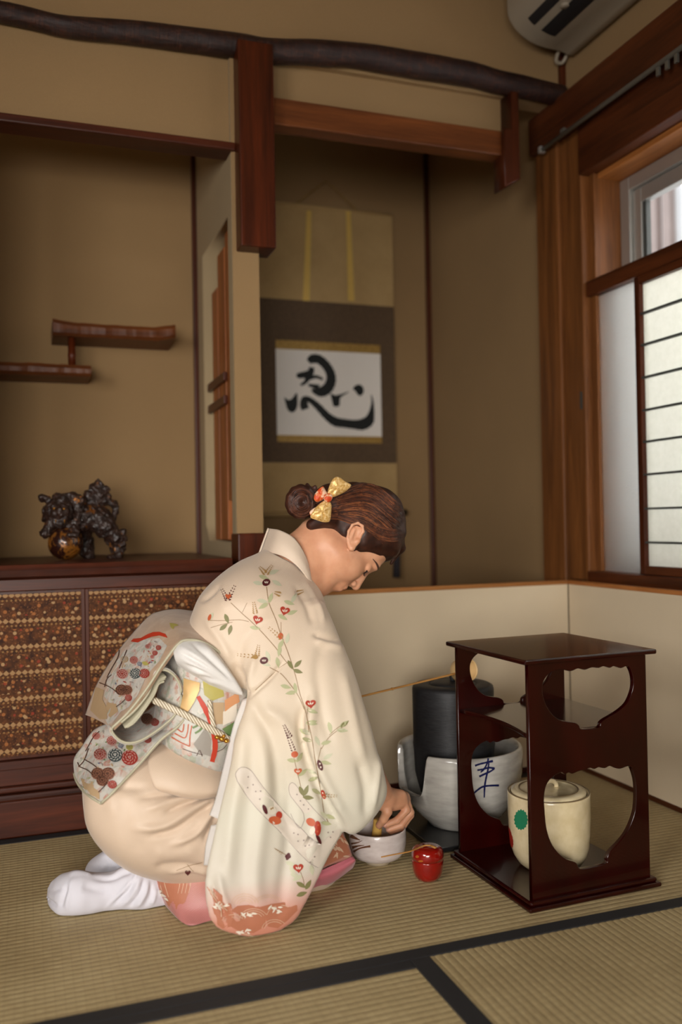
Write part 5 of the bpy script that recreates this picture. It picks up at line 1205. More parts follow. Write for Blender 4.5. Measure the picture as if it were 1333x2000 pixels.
th_ = [onY(756, 1566, 1.815), onY(757, 1585, 1.808), onY(750, 1600, 1.816), onY(741, 1612, 1.832)]
hand_chain(th_, .0120, .0078)
# left hand resting on the far side, fingers apart
lk = [wr_l+np.array(v) for v in ((.045, -.030, -.035), (.052, -.012, -.036), (.052, .006, -.038), (.046, .022, -.042))]
for q in lk: pr.append(('c', wr_l, q, .020, .0105, dict(k=.012)))
for q, ln_ in zip(lk, (.050, .056, .052, .042)): hand_chain([q, q+np.array([ln_*.35, -.006, -.018]), q+np.array([ln_*.45, -.012, -.042]), q+np.array([ln_*.35, -.014, -.062])], .0086, .0066)
hand_chain([wr_l+np.array((.012, -.022, -.012)), wr_l+np.array((.028, -.042, -.030)), wr_l+np.array((.040, -.050, -.055))], .0115, .0076)
V, Fc = sdf_mesh(pr, .0021, .008)
V[:, 2] = np.maximum(V[:, 2], .004)
V = relax(V, Fc, 1, .4)
body = np_obj('body', V, Fc, 'skin', pe)
hb = bvh_of([body])
def z8(p): return (500+p[0]/3.703, 900+p[1]/3.703)
# facial colouring in head space: points projected onto the face from outside
def face_decal(name, strokes, mat):
    vs, fs = [], []
    for pts, wid in strokes:
        P = np.array(pts, float); n = len(P); T = np.linspace(0, n-1, (n-1)*6+1); Q = cr(P, T); W = cr(np.array(wid)[:, None], T)[:, 0]; o = len(vs)
        for (y, z), w_ in zip(Q, W):
            for dz in (w_/2, 0, -w_/2):
                loc, nor, *_r = hb.ray_cast(Vector(hl(.20, y, z+dz)), Vector(-HRm[:, 0])); vs.append(loc+nor*.0005)
        for i in range(len(Q)-1):
            for k in (0, 1): fs.append((o+3*i+k, o+3*i+k+1, o+3*i+k+4, o+3*i+k+3))
    return mesh_obj(name, vs, fs, mat, body, True)
face_decal('lips', [([(-.021, -.0445), (-.010, -.041), (0, -.0425), (.010, -.041), (.021, -.0445)], [.002, .006, .0065, .006, .002])], 'lip')
face_decal('lips', [([(-.019, -.0500), (-.010, -.0540), (0, -.0552), (.010, -.0540), (.019, -.0500)], [.002, .0065, .0080, .0065, .002])], 'lip')
for s in (-1, 1):
    face_decal('eyebrow', [([(s*.016, .037), (s*.030, .0435), (s*.042, .0415), (s*.052, .034)], [.005, .006, .0045, .0015])], 'brow')
    face_decal('eyelid_line', [([(s*.018, .0125), (s*.032, .0090), (s*.044, .0125)], [.0015, .0028, .0022])], 'lash')
    for k in range(9):
        y = s*(.020+.003*k); loc, nor, *_r = hb.ray_cast(Vector(hl(.2, y, .0095+.0035*(abs(k-4)/4)**2)), Vector(-HRm[:, 0]))
        d_ = Vector(HRm@np.array([.8, s*(k-3)*.10, -.45])).normalized(); tube('eyelash', [loc, loc+d_*.005, loc+d_*.0095+Vector(HRm[:, 2])*.002], [.0006, .0005, .0002], 'lash', body, 5, 2)
# fingernails
for f_ in fing[:2]+[th_]:
    d_ = f_[-1]-f_[-2]; d_ /= np.linalg.norm(d_)
    v_, f2 = lathe_mesh([(0, -.0006), (.0036, -.0004), (.0038, .0), (0, .0008)], 12)
    n_ = np.array([.25, -.85, .35]); n_ -= d_*(n_@d_); n_ /= np.linalg.norm(n_); s_ = np.cross(n_, d_)
    c_ = f_[-1]+n_*.0066+d_*.001
    mesh_obj('fingernail', [c_+s_*v[0]+d_*v[1]*1.35+n_*v[2] for v in v_], f2, 'nail', body, True)
# ---------------------------------------------------------------- whisk in the hand
wk = thing('tea_whisk', (bx_, by_, .03), 'pale bamboo tea whisk held inside the bowl by the kneeling person', 'whisk')
wt, wb = onY(739, 1601, 1.850), np.array([bx_-.004, by_-.002, .052])
plain('whisk_bamboo', S(206, 164, 84), .5, 0, 0, .1)
tube('whisk_handle', [wt, (wt+wb)/2, wb], [.0105, .0108, .0112], 'whisk_bamboo', wk, 16, 4)
ax_ = wb-wt; ax_ /= np.linalg.norm(ax_); sx_ = np.cross(ax_, [0, 1, 0]); sx_ /= np.linalg.norm(sx_); sy_ = np.cross(ax_, sx_)
parts_ = []
for k in range(30):
    u = 2*math.pi*k/30; d_ = sx_*math.cos(u)+sy_*math.sin(u); parts_.append(tube_mesh([wb+d_*.010, wb+ax_*.012+d_*.019, wb+ax_*.022+d_*.022, wb+ax_*.030+d_*.017], [.0011, .0009, .0008, .0006], 5, 2))
o = mesh_obj('whisk_tines', *merge_meshes(parts_), 'whisk_bamboo', wk, True); o['kind'] = 'stuff'

# ---------------------------------------------------------------- hair
sc1 = 1.16e-3
pr = []
def hs(x, y, Y, r, k=.012, **kw): pr.append(('s', onY(x, y, Y), r*sc1, dict(k=k, **kw)))
def hc(a, b, ra, rb, k=.010, **kw): pr.append(('c', onY(*a), onY(*b), ra*sc1, rb*sc1, dict(k=k, **kw)))
pr.append(('e', hl(-.014, 0, .053), (.104, .084, .094), HRm, dict(k=.012)))
pr.append(('e', hl(.030, .0, .095), (.066, .070, .046), HRm, dict(k=.014)))
hs(733, 1006, 1.935, 59, .02); hs(748, 1028, 1.94, 45, .02); hs(655, 1000, 1.93, 58); hs(632, 1008, 1.92, 34)
pr.append(('e', hl(.098, .0, -.022), (.078, .12, .090), HRm, dict(neg=True, k=.006)))
pr.append(('e', hl(.018, 0, -.050), (.050, .12, .062), HRm, dict(neg=True, k=.006)))
for s in (-1, 1): pr.append(('e', hl(-.010, s*.094, -.004), (.026, .030, .038), HRm, dict(neg=True, k=.005)))
pr.append(('e', hl(-.06, 0, -.085), (.07, .12, .058), HRm, dict(neg=True, k=.006)))
# side sweep in front of the ear and fringe on the far side
hc((706, 1048, 1.866), (690, 1078, 1.868), 7, 2, .006); hc((778, 1040, 1.905), (740, 1058, 1.875), 16, 12); hc((740, 1058, 1.875), (712, 1060, 1.866), 11, 7)
hc((768, 1035, 1.94), (782, 1070, 1.955), 22, 11, .014); hc((782, 1070, 1.955), (764, 1101, 1.965), 10, 3, .008)
# nape
hc((640, 1012, 1.88), (610, 1026, 1.90), 18, 12); hc((628, 1020, 1.93), (604, 1028, 1.93), 26, 12)
# bun
bcx, bcy, bY = 589, 981, 1.915
pr.append(('e', onY(bcx, bcy, bY), (27*sc1, .034, 27*sc1), None, dict(k=.008)))
for a0, a1, r_, w_ in ((20, 200, 19, 11), (140, 330, 20, 12), (250, 420, 18, 11), (0, 160, 9, 9), (180, 340, 9, 9)):
    aa = np.radians(np.linspace(a0, a1, 7)); P = [(bcx+r_*math.cos(u), bcy+r_*1.15*math.sin(u), bY-.020-(.010 if r_ < 12 else 0)) for u in aa]
    for p, q in zip(P[:-1], P[1:]): hc(p, q, w_, w_, .003)
hc((604, 958, 1.91), (600, 947, 1.905), 9, 4, .005); hc((612, 962, 1.91), (616, 952, 1.905), 10, 5, .005)
V, Fc = sdf_mesh(pr, .002, .01)
# keep the biggest connected piece only
par = np.arange(len(V))
E0 = np.concatenate([Fc[:, [0, 1]], Fc[:, [1, 2]], Fc[:, [2, 3]]])
lab = np.arange(len(V))
for _ in range(400):
    m = np.minimum(lab[E0[:, 0]], lab[E0[:, 1]]); l2 = lab.copy(); np.minimum.at(l2, E0[:, 0], m); np.minimum.at(l2, E0[:, 1], m); l2 = l2[l2]
    if (l2 == lab).all(): break
    lab = l2
main = np.bincount(lab).argmax(); keep = lab == main; rm = np.cumsum(keep)-1; Fc = rm[Fc[keep[Fc[:, 0]]]]; V = V[keep]
V = relax(V, Fc, 2, .5)
V += .0011*np.array([noise.noise_vector(Vector(v*55)) for v in V])
hair = np_obj('hair', V, Fc, 'hair_0', pe)
hv = bvh_of([hair])
# locks of hair combed from the face to the bun
rng = random.Random(11); packs = {0: [], 1: [], 2: []}
def lock(P, kind, r=.0009):
    pts = []
    for x, y in cr(np.array(P, float), np.linspace(0, len(P)-1, 16)):
        h_ = hit(hv, x, y, .0004)
        if h_ is None or (pts and (h_-pts[-1]).length > .03): break
        pts.append(h_)
    if len(pts) > 5: packs[kind].append(tube_mesh(pts, list(np.interp(np.linspace(0, 1, len(pts)), [0, .2, .8, 1], [.0004, r, r, .0003])), 5, 1))
for k in range(560):
    f = rng.random()
    if f < .66:
        # start along the front outline, end at bun
        q = rng.random(); st = np.array([785-20*abs(q-.45)*2, 955+q*104])+np.array([rng.uniform(-16, 6), rng.uniform(-6, 6)])
        e = np.array([622, 975+q*36])+np.array([rng.uniform(-6, 6), rng.uniform(-5, 5)])
        bulge = (q-.55)*46
        mid1 = st*.66+e*.34+np.array([0, -26+bulge*.4-6]); mid2 = st*.33+e*.67+np.array([0, -22+bulge*.35])
        lock([st, mid1, mid2, e], rng.choices((0, 1, 2), (.45, .35, .20 if q < .75 else .5))[0], rng.uniform(.0006, .0013))
    elif f < .82:
        u0 = rng.uniform(0, 6.28); r_ = rng.uniform(8, 26); lock([(bcx+(r_+2*math.sin(3*a))*math.cos(u0+a), bcy+r_*1.1*math.sin(u0+a)) for a in np.linspace(0, 2.2, 6)], rng.choice((0, 1, 1)), .0009)
    else:
        q = rng.random(); dx_ = rng.uniform(0, 34); lock([(786-dx_, 1040+22*q-6), (756-dx_*.5, 1030+26*q), (712, 1016+18*q), (655, 1000+12*q), (618, 996+8*q)], rng.choice((0, 1, 1, 2)), rng.uniform(.0006, .0012))
for k, lst in packs.items():
    if lst: o = mesh_obj('hair_strands', *merge_meshes(lst), 'hair_%d' % k, hair, True); o['kind'] = 'stuff'
# ---------------------------------------------------------------- bow
def pillow(name, poly, Y, th, mat, parent, rip=0.0, seed=0):
    lp_ = np.array(smooth_loop([z8(p) for p in poly], 4)); c = lp_.mean(0); n = len(lp_); vs, fs = [], []
    R_ = (0, .25, .5, .7, .85, .95, 1.0)
    for sgn in (1, -1):
        o = len(vs)
        for r in R_[1:]:
            for i, p in enumerate(lp_):
                q = c+(p-c)*r; b = th*math.sqrt(max(0, 1-r*r))*(1+rip*math.sin(i/n*2*math.pi*5+seed)*r)
                vs.append(onY(q[0], q[1], Y)-np.array(ray(*q))*sgn*b)
        vs.append(onY(c[0], c[1], Y)-np.array(ray(*c))*sgn*th); m = len(R_)-1
        for k in range(m-1):
            for i in range(n):
                f = (o+k*n+i, o+k*n+(i+1) % n, o+(k+1)*n+(i+1) % n, o+(k+1)*n+i); fs.append(f if sgn > 0 else f[::-1])
        for i in range(n): f = (o+m*n, o+(i+1) % n, o+i); fs.append(f if sgn > 0 else f[::-1])
    o1 = (len(R_)-2)*n; o2 = (len(R_)-1)*n+1+(len(R_)-2)*n-n*0
    half = (len(R_)-1)*n+1
    for i in range(n): fs.append((o1+i, o1+(i+1) % n, half+o1+(i+1) % n, half+o1+i))
    return mesh_obj(name, vs, fs, mat, parent, True)
t = NT('bow_gold'); v = t.coord(); n1 = t.noise(v, 160, 4, .7); vo = t.n('ShaderNodeTexVoronoi', i_Vector=v, i_Scale=240.0)
t.set(Base_Color=t.ramp(t.math('ADD', t.math('MULTIPLY', n1, .6), t.math('MULTIPLY', vo.outputs[0], .5)), [(.3, S(186, 136, 66)), (.55, S(222, 178, 104)), (.8, S(242, 212, 160))]), Roughness=.4, Metallic=.25); t.bump(vo.outputs[0], .4, .001); M['bow_gold'] = t.m
t = NT('bow_print'); v = t.coord(); n1 = t.noise(v, 70, 3, .6)
t.set(Base_Color=t.ramp(n1, [(.42, S(238, 200, 170)), (.5, S(222, 110, 54)), (.6, S(206, 70, 30))]), Roughness=.5); M['bow_print'] = t.m
BW = 1.838
bow = pillow('hair_bow', [(520, 240), (530, 185), (560, 128), (600, 116), (650, 150), (690, 176), (655, 218), (600, 248), (555, 262)], BW, .010, 'bow_gold', pe, .25)
pillow('bow_loop', [(500, 285), (530, 290), (548, 320), (546, 375), (535, 436), (490, 443), (440, 428), (395, 408), (415, 360), (450, 320)], BW, .010, 'bow_gold', bow, .25, 2)
pillow('bow_loop', [(486, 186), (455, 205), (428, 240), (420, 275), (440, 298), (480, 285), (510, 262), (522, 240), (505, 212)], BW+.006, .009, 'bow_print', bow, .2, 1)
pillow('bow_loop', [(388, 372), (400, 398), (425, 360), (440, 335), (415, 345)], BW+.004, .006, 'bow_print', bow)
pillow('bow_knot', [(505, 250), (520, 236), (545, 240), (556, 262), (545, 290), (520, 300), (498, 290), (492, 268)], BW-.006, .008, 'bow_print', bow)

# ---------------------------------------------------------------- tabi
def foot(secs, name):
    rs = []
    for A, B, hd, dY in secs:
        Yc = onZ(*B, .006)[1]+dY; rs.append(ring(A, B, Yc, hd, 2.3, 40))
    return loft_rings(rs, 7)
f1 = foot([((91, 1742), (90, 1757), .012, .03), ((96, 1730), (95, 1770), .024, .03), ((108, 1718), (106, 1781), .034, .03), ((128, 1708), (122, 1786), .040, .03), ((155, 1703), (150, 1786), .042, .03), ((185, 1707), (182, 1781), .040, .03), ((214, 1706), (213, 1777), .036, .03), ((240, 1697), (246, 1775), .036, .03), ((264, 1693), (276, 1775), .037, .03), ((288, 1697), (306, 1772), .036, .035), ((310, 1702), (330, 1768), .034, .04)], 'tabi')
V, Fc = voxel([f1], .003, 3)
def z4(*P): return [(60+x/3.3325, 1500+y/3.3325) for x, y in P]
V = crease(V, Fc, [(z4((380, 700), (520, 706), (600, 664), (680, 650), (692, 690), (640, 760), (560, 840), (500, 905)), 4, .004), (z4((400, 716), (520, 724), (600, 690), (660, 676)), 6, -.004), (z4((670, 700), (650, 770), (600, 830), (540, 895)), 4, -.004), (z4((720, 700), (690, 780), (640, 850), (590, 905)), 4, .0035), (z4((740, 720), (720, 800), (680, 860), (640, 905)), 3.5, -.004), (z4((765, 730), (750, 810), (720, 870), (690, 905)), 3.5, .0035), (z4((785, 750), (780, 820), (760, 870), (735, 905)), 3.5, -.003), (z4((810, 780), (805, 840), (790, 890)), 3.5, .003),
                   (z4((240, 760), (215, 840), (190, 910)), 5, -.004), (z4((290, 700), (255, 780), (240, 860), (230, 930)), 5, .003), (z4((95, 850), (130, 870), (170, 905)), 3, -.005), (z4((105, 790), (140, 800), (200, 790)), 4, -.0025), (z4((330, 760), (420, 790), (520, 790)), 10, -.004), (z4((250, 690), (320, 680), (400, 700)), 4, .003)])
V[:, 2] = np.maximum(V[:, 2], .0025); V += .0012*np.array([noise.noise_vector(Vector(v*40)) for v in V]); np_obj('tabi_sock', V, Fc, 'tabi_white', pe)
f2 = loft([((166, 1698), (170, 1722), 1.99, .02), ((176, 1684), (182, 1724), 1.985, .030), ((192, 1672), (198, 1722), 1.98, .036), ((210, 1661), (220, 1720), 1.975, .036), ((232, 1668), (245, 1718), 1.965, .036), ((255, 1682), (270, 1716), 1.955, .034), ((280, 1690), (295, 1716), 1.945, .03)], 7, 40)
V, Fc = voxel([f2], .003, 3)
V = crease(V, Fc, [([(205, 1672), (214, 1690), (206, 1706)], 5, -.002), ([(228, 1676), (236, 1695), (226, 1708)], 4, .002), ([(190, 1690), (210, 1698), (235, 1696)], 4, -.002)]); V[:, 2] = np.maximum(V[:, 2], .0025); V += .0012*np.array([noise.noise_vector(Vector(v*40)) for v in V])
np_obj('tabi_sock', V, Fc, 'tabi_white', pe)
# ================================================================== PRINT ON THE SILK
kb = bvh_of([kim]); SCL = 3.174
def q2(p): return (360+p[0]/SCL, 1020+p[1]/SCL)
def q3(p): return (360+p[0]/SCL, 1400+p[1]/SCL)
def leaf(c, ang, L, Wd, n=7):
    a = math.radians(ang); P = []
    for i in range(n+1):
        u = i/n; P.append((-L/2+L*u, Wd/2*math.sin(math.pi*u**.85)))
    for i in range(1, n): u = 1-i/n; P.append((-L/2+L*u, -Wd/2*math.sin(math.pi*u**.85)))
    return [(c[0]+x*math.cos(a)-y*math.sin(a), c[1]+x*math.sin(a)+y*math.cos(a)) for x, y in P]
def oval(c, rx, ry, ang=0, n=14): 
    a = math.radians(ang); return [(c[0]+rx*math.cos(u)*math.cos(a)-ry*math.sin(u)*math.sin(a), c[1]+rx*math.cos(u)*math.sin(a)+ry*math.sin(u)*math.cos(a)) for u in np.linspace(0, 2*math.pi, n, endpoint=False)]
def heart(c, r, ang=0):
    P = []; a = math.radians(ang)
    for u in np.linspace(0, 2*math.pi, 22, endpoint=False):
        x = 16*math.sin(u)**3/17; y = -(13*math.cos(u)-5*math.cos(2*u)-2*math.cos(3*u)-math.cos(4*u))/17; P.append((c[0]+r*(x*math.cos(a)-y*math.sin(a)), c[1]+r*(x*math.sin(a)+y*math.cos(a))))
    return P
LV = {'p_olive': [], 'p_sage': [], 'p_pale': [], 'p_gold': []}; FL = {}; ST = []
rng = random.Random(21)
def lf(q, x, y, ang, k='p_sage', L=70, Wd=26): LV[k].append([q(p) for p in leaf((x, y), ang, L, Wd)])
def fl_(m, poly): FL.setdefault(m, []).append(poly)
def stm(q, pts, w0=1.3): ST.append(([q(p) for p in pts], [w0]*len(pts)))
stm(q2, [(510, 400), (525, 500), (570, 610), (600, 700), (640, 800), (690, 950), (720, 1070), (760, 1190), (775, 1300)]); stm(q3, [(768, 20), (795, 150), (810, 250), (830, 350), (850, 480), (865, 590), (895, 660)])
stm(q2, [(290, 500), (370, 575), (410, 610), (480, 680), (560, 770), (620, 850), (655, 890)]); stm(q2, [(150, 610), (240, 610), (340, 605), (400, 615)], 1.0); stm(q2, [(165, 655), (230, 635), (300, 620)], .9)
stm(q2, [(530, 900), (600, 940), (660, 1010), (710, 1080), (745, 1160)]); stm(q2, [(640, 870), (570, 920), (440, 1040)], 1.0); stm(q2, [(900, 1320), (950, 1275), (1010, 1240)], 1.1); stm(q2, [(600, 700), (600, 620)], .9)
stm(q3, [(850, 200), (900, 125), (1000, 50)], 1.1); stm(q3, [(680, 250), (700, 340), (715, 400), (740, 500)], 1.0); stm(q3, [(822, 300), (848, 190)], 1.0); stm(q3, [(720, 960), (738, 1010), (745, 1060)], 1.0); stm(q3, [(560, 815), (600, 840), (640, 860)], 1.0); stm(q2, [(360, 560), (390, 500)], .7); stm(q2, [(690, 1010), (680, 1070)], .8); stm(q2, [(765, 1190), (770, 1130)], .8)
for a in ((495, 345, 20), (555, 310, -20), (485, 490, 10), (535, 470, -70), (490, 520, 150), (165, 590, 120), (640, 720, -75), (600, 755, -60), (590, 800, 100), (630, 1020, 15), (690, 1030, 80), (660, 1058, 170), (795, 1172, 20), (790, 1240, -15), (760, 1300, 30), (440, 655, 10), (670, 560, -20), (610, 590, 30), (575, 380, 30), (460, 380, 10), (505, 880, 20), (520, 830, 70), (580, 870, 80), (980, 1290, 8), (905, 1270, 72), (650, 500, 20), (680, 470, -60)): lf(q2, *a, k='p_sage' if rng.random() < .6 else 'p_pale')
for a in ((265, 598, 70), (245, 650, -40), (285, 668, 105), (658, 885, 62), (706, 878, -45), (706, 925, 18), (995, 1250, -38)): lf(q2, *a, k='p_olive', L=66, Wd=26)
for a in ((905, 70, 80), (990, 45, -35), (980, 85, 0), (880, 160, -15), (825, 150, 65), (765, 142, 18), (742, 92, 32), (792, 40, 10), (716, 250, -60), (672, 270, 8), (880, 285, 12), (892, 245, -30), (905, 620, 20), (870, 612, 40), (735, 345, -40), (690, 985, 20), (790, 950, 80), (672, 955, 60), (660, 910, 20), (820, 465, 30), (790, 340, 20), (800, 385, -20), (880, 660, 10), (700, 1000, 150)): lf(q3, *a, k='p_sage' if rng.random() < .6 else 'p_pale')
for a in ((757, 455, -70), (728, 462, 65), (770, 500, 5), (725, 1042, 30), (768, 1040, -60), (728, 1098, -20)): lf(q3, *a, k='p_olive', L=72, Wd=28)
for (x, y, r, c, q) in ((508, 376, 26, 'p_maroon', q2), (455, 604, 33, 'p_red', q2), (622, 549, 33, 'p_red', q2), (495, 858, 27, 'p_maroon', q2), (785, 1126, 32, 'p_red', q2), (705, 336, 25, 'p_orange', q3), (707, 936, 34, 'p_red', q3)):
    fl_(c, [q(p) for p in (heart((x, y), r, rng.uniform(-20, 20)) if c != 'p_maroon' else oval((x, y), r, r*.82, rng.uniform(-40, 10)))])
    for s in (-1, 0, 1): fl_('p_white', [q(p) for p in leaf((x+s*r*.30, y-r*.02+abs(s)*r*.05), 90+s*28, r*.62, r*.22)])
for c, o_ in (('p_maroon', oval((842, 300), 14, 36, -20)), ('p_red', oval((864, 480), 15, 30, -15)), ('p_orange', oval((560, 642), 40, 26, 10)), ('p_red', oval((586, 610), 20, 24, 0)), ('p_white', oval((541, 580), 27, 26, 0)), ('p_maroon', oval((500, 574), 12, 32, -20)), ('p_red', oval((826, 690), 20, 46, 0)), ('p_orange', oval((785, 652), 32, 24, 30)), ('p_maroon', oval((832, 758), 10, 34, -25)), ('p_orange', oval((684, 232), 20, 20, 0)), ('p_white', oval((795, 705), 16, 26, 20)),
              ('p_maroon', oval((643, 865), 20, 14, 0)), ('p_maroon', oval((643, 865), 14, 24, 20))): fl_(c, [q3(p) for p in o_])
for c, (x, y) in (('p_gold', (535, 570)), ('p_maroon', (548, 585)), ('p_gold', (545, 565)), ('p_white', (860, 470)), ('p_white', (866, 492)), ('p_white', (840, 290)), ('p_white', (846, 312)), ('p_orange', (830, 670)), ('p_orange', (826, 710))): fl_(c, [q3(p) for p in oval((x, y), 5, 6)])
def spike(q, a, b, m, n=6, s=11):
    a, b = np.array(a, float), np.array(b, float); d = b-a; L_ = np.hypot(*d); nn = np.array([-d[1], d[0]])/L_; an = math.degrees(math.atan2(d[1], d[0]))
    for i in range(n):
        f = i/(n-1); w_ = s*(1.15-.55*f)
        for sg in (-1, 1): fl_(m, [q(p) for p in oval(a+d*f+nn*sg*w_*.85, w_*.62, w_*.34, an+sg*32, 8)])
for a, b, m in (((268, 480), (236, 420), 'p_maroon'), ((275, 478), (314, 398), 'p_maroon'), ((500, 320), (468, 285), 'p_gold'), ((510, 320), (542, 274), 'p_gold'), ((598, 718), (526, 656), 'p_gold'), ((446, 836), (332, 820), 'p_gold'), ((452, 826), (462, 764), 'p_gold'), ((655, 1328), (618, 1258), 'p_maroon'), ((440, 560), (430, 500), 'p_gold'), ((590, 450), (560, 440), 'p_gold'), ((700, 440), (735, 430), 'p_gold')): spike(q2, a, b, m)
fl_('p_orange', [q2(p) for p in heart((275, 462), 20)]); fl_('p_orange', [q2(p) for p in oval((597, 706), 16, 20)]); fl_('p_orange', [q2(p) for p in oval((160, 592), 10, 22, 20)]); fl_('p_gold', [q2(p) for p in oval((440, 838), 18, 12)])
spike(q3, (676, 205), (622, 56), 'p_maroon', 11, 10); spike(q3, (872, 482), (942, 490), 'p_gold', 6, 9); spike(q3, (600, 845), (556, 812), 'p_gold', 5, 5)
# mist bands: pale rounded clouds outlined in grey with scattered dots
CL = []
bandA = [(330, 400), (320, 352), (348, 316), (386, 316), (425, 345), (500, 448), (620, 590), (730, 696), (800, 770), (868, 760), (950, 700), (975, 690), (960, 740), (880, 860), (830, 935), (770, 900), (700, 830), (600, 720), (470, 590), (380, 480)]
ST2 = [([q3(p) for p in bandA[:9]], [1.0]*9), ([q3(p) for p in bandA[14:]+bandA[:1]], [1.0]*7), ([q3(p) for p in [(745, 640), (720, 690), (690, 660), (660, 600)]], [.9]*4), ([q3(p) for p in [(745, 640), (735, 590), (690, 530), (655, 480), (650, 430), (668, 408), (695, 425), (760, 520), (840, 610), (900, 670)]], [.9]*10)]
def mist(poly): CL.append([q3(p) for p in poly])
mist([(330, 400), (320, 352), (348, 316), (386, 316), (425, 345), (500, 448), (560, 520), (480, 600), (420, 530), (380, 480)]); mist([(560, 520), (620, 590), (730, 696), (760, 730), (700, 830), (600, 720), (480, 600)]); mist([(760, 730), (800, 770), (868, 760), (950, 700), (970, 695), (960, 740), (880, 860), (830, 935), (770, 900), (700, 830)])
mist([(655, 480), (650, 430), (668, 408), (695, 425), (760, 520), (800, 570), (760, 600), (735, 590), (690, 530)])
for x, y in ((395, 372), (428, 420), (392, 438), (445, 462), (475, 460), (470, 510), (705, 728), (680, 720), (740, 765), (705, 770), (775, 795), (750, 800), (700, 480), (740, 545), (720, 520), (770, 570), (905, 745), (890, 715), (920, 712), (805, 865), (780, 900)): fl_('p_grey', [q3(p) for p in oval((x, y), 5, 5, 0, 8)])
# waves at the sleeve hem
WV = [[q3(p) for p in poly] for poly in ([(140, 1050), (180, 1062), (235, 1105), (290, 1165), (310, 1230), (290, 1300), (240, 1312), (208, 1290), (180, 1200)], [(290, 1200), (330, 1172), (400, 1165), (470, 1178), (520, 1230), (500, 1300), (430, 1340), (340, 1330), (290, 1300)], [(470, 1178), (540, 1160), (620, 1150), (700, 1168), (702, 1200), (640, 1262), (580, 1310), (520, 1300), (500, 1230)], [(340, 1330), (430, 1330), (520, 1300), (570, 1312), (520, 1360), (430, 1358)])]
WL = []
for (cx, cy, r0, a0, a1) in ((375, 1165, 85, 185, 350), (375, 1165, 68, 185, 350), (375, 1165, 50, 185, 350), (375, 1165, 34, 185, 350), (520, 1180, 95, 210, 330), (520, 1180, 78, 215, 320), (600, 1240, 90, 190, 300), (430, 1260, 90, 190, 330), (430, 1260, 74, 190, 330), (430, 1260, 58, 190, 330), (300, 1280, 70, 200, 330), (300, 1280, 52, 200, 330), (560, 1320, 80, 190, 320), (560, 1320, 64, 190, 310)):
    WL.append(([q3((cx+r0*math.cos(math.radians(a)), cy+r0*.8*math.sin(math.radians(a)))) for a in np.linspace(a0, a1, 8)], [1.0]*8))
for pts in ([(150, 1060), (215, 1130), (250, 1180), (270, 1200)], [(180, 1100), (230, 1150), (245, 1190)], [(160, 1080), (220, 1180), (230, 1240)], [(320, 1330), (380, 1345), (440, 1362)]): WL.append(([q3(p) for p in pts], [1.6]*len(pts)))
WC = []
for cx, cy in ((225, 1170), (400, 1235), (370, 1328), (560, 1195)):
    for k in range(9): WC.append([q3(p) for p in leaf((cx+rng.uniform(-38, 38), cy+rng.uniform(-18, 18)), rng.uniform(-60, 60), rng.uniform(24, 46), rng.uniform(7, 13))])
def stuffed(o):
    if o is not None: o['kind'] = 'stuff'
    return o
def put(tgt, bv, name, polys, mat, off, step=7): return stuffed(decal(name, polys, bv, mat, tgt, off, step))
put(kim, kb, 'mist_motif', CL, 'p_mist', .0005, 6); put(kim, kb, 'wave_motif', WV, 'p_wave', .0006, 5)
stuffed(decal_strips('wave_lines', WL, kb, 'p_wavel', kim, .0012, 4)); put(kim, kb, 'wave_foam', WC, 'p_white', .0013)
stuffed(decal_strips('mist_outline', ST2, kb, 'p_grey', kim, .0008, 4)); stuffed(decal_strips('branch_motif', ST, kb, 'p_stem', kim, .0009, 4))
for m, pl in LV.items():
    if pl: put(kim, kb, 'leaf_motif', pl, m, .0011)
for i, (m, pl) in enumerate(FL.items()): put(kim, kb, 'flower_motif', pl, m, .0013+.0004*(m in ('p_white', 'p_gold'))+.0001*i)
# hem pattern
hb2 = bvh_of([hem]); 
ln2 = [([(300+9*k, 1700), (304+9*k, 1725), (312+9*k, 1752)], [1.6, 1.4, 1.0]) for k in range(3)]+[([(345+7*k, 1708+2*k), (352+7*k, 1722), (348+7*k, 1745)], [1.2, 1.2, .8]) for k in range(4)]
stuffed(decal_strips('hem_lines', ln2, hb2, 'p_wavel', kim, .0009, 4))
put(kim, hb2, 'hem_wave', [[(304, 1702), (340, 1700), (362, 1712), (372, 1735), (362, 1762), (345, 1776), (330, 1770), (314, 1740)]], 'p_wave', .0006, 6)
put(kim, hb2, 'hem_foam', [oval((313, 1741), 4, 3), leaf((318, 1748), 20, 18, 5), leaf((326, 1756), 40, 12, 4), leaf((308, 1750), 60, 10, 3)], 'p_white', .0012)
hb3 = bvh_of([hem2]); put(kim, hb3, 'hem_wave', [[(622, 1632), (660, 1622), (676, 1640), (684, 1668), (650, 1684), (625, 1694), (618, 1660)]], 'p_wave', .0006, 6)
put(kim, hb3, 'hem_foam', [leaf((660+rng.uniform(-14, 18), 1655+rng.uniform(-22, 18)), rng.uniform(0, 180), 14, 4) for k in range(14)], 'p_wavel', .0010)
sb = bvh_of([skirt_o]); put(kim, sb, 'flower_motif', [heart((367, 1704), 6)], 'p_maroon', .0009); stuffed(decal_strips('branch_motif', [([(345, 1700), (356, 1696), (372, 1690), (395, 1684)], [.9]*4), ([(378, 1702), (372, 1696), (366, 1688)], [.8]*3)], sb, 'p_stem', kim, .0008))
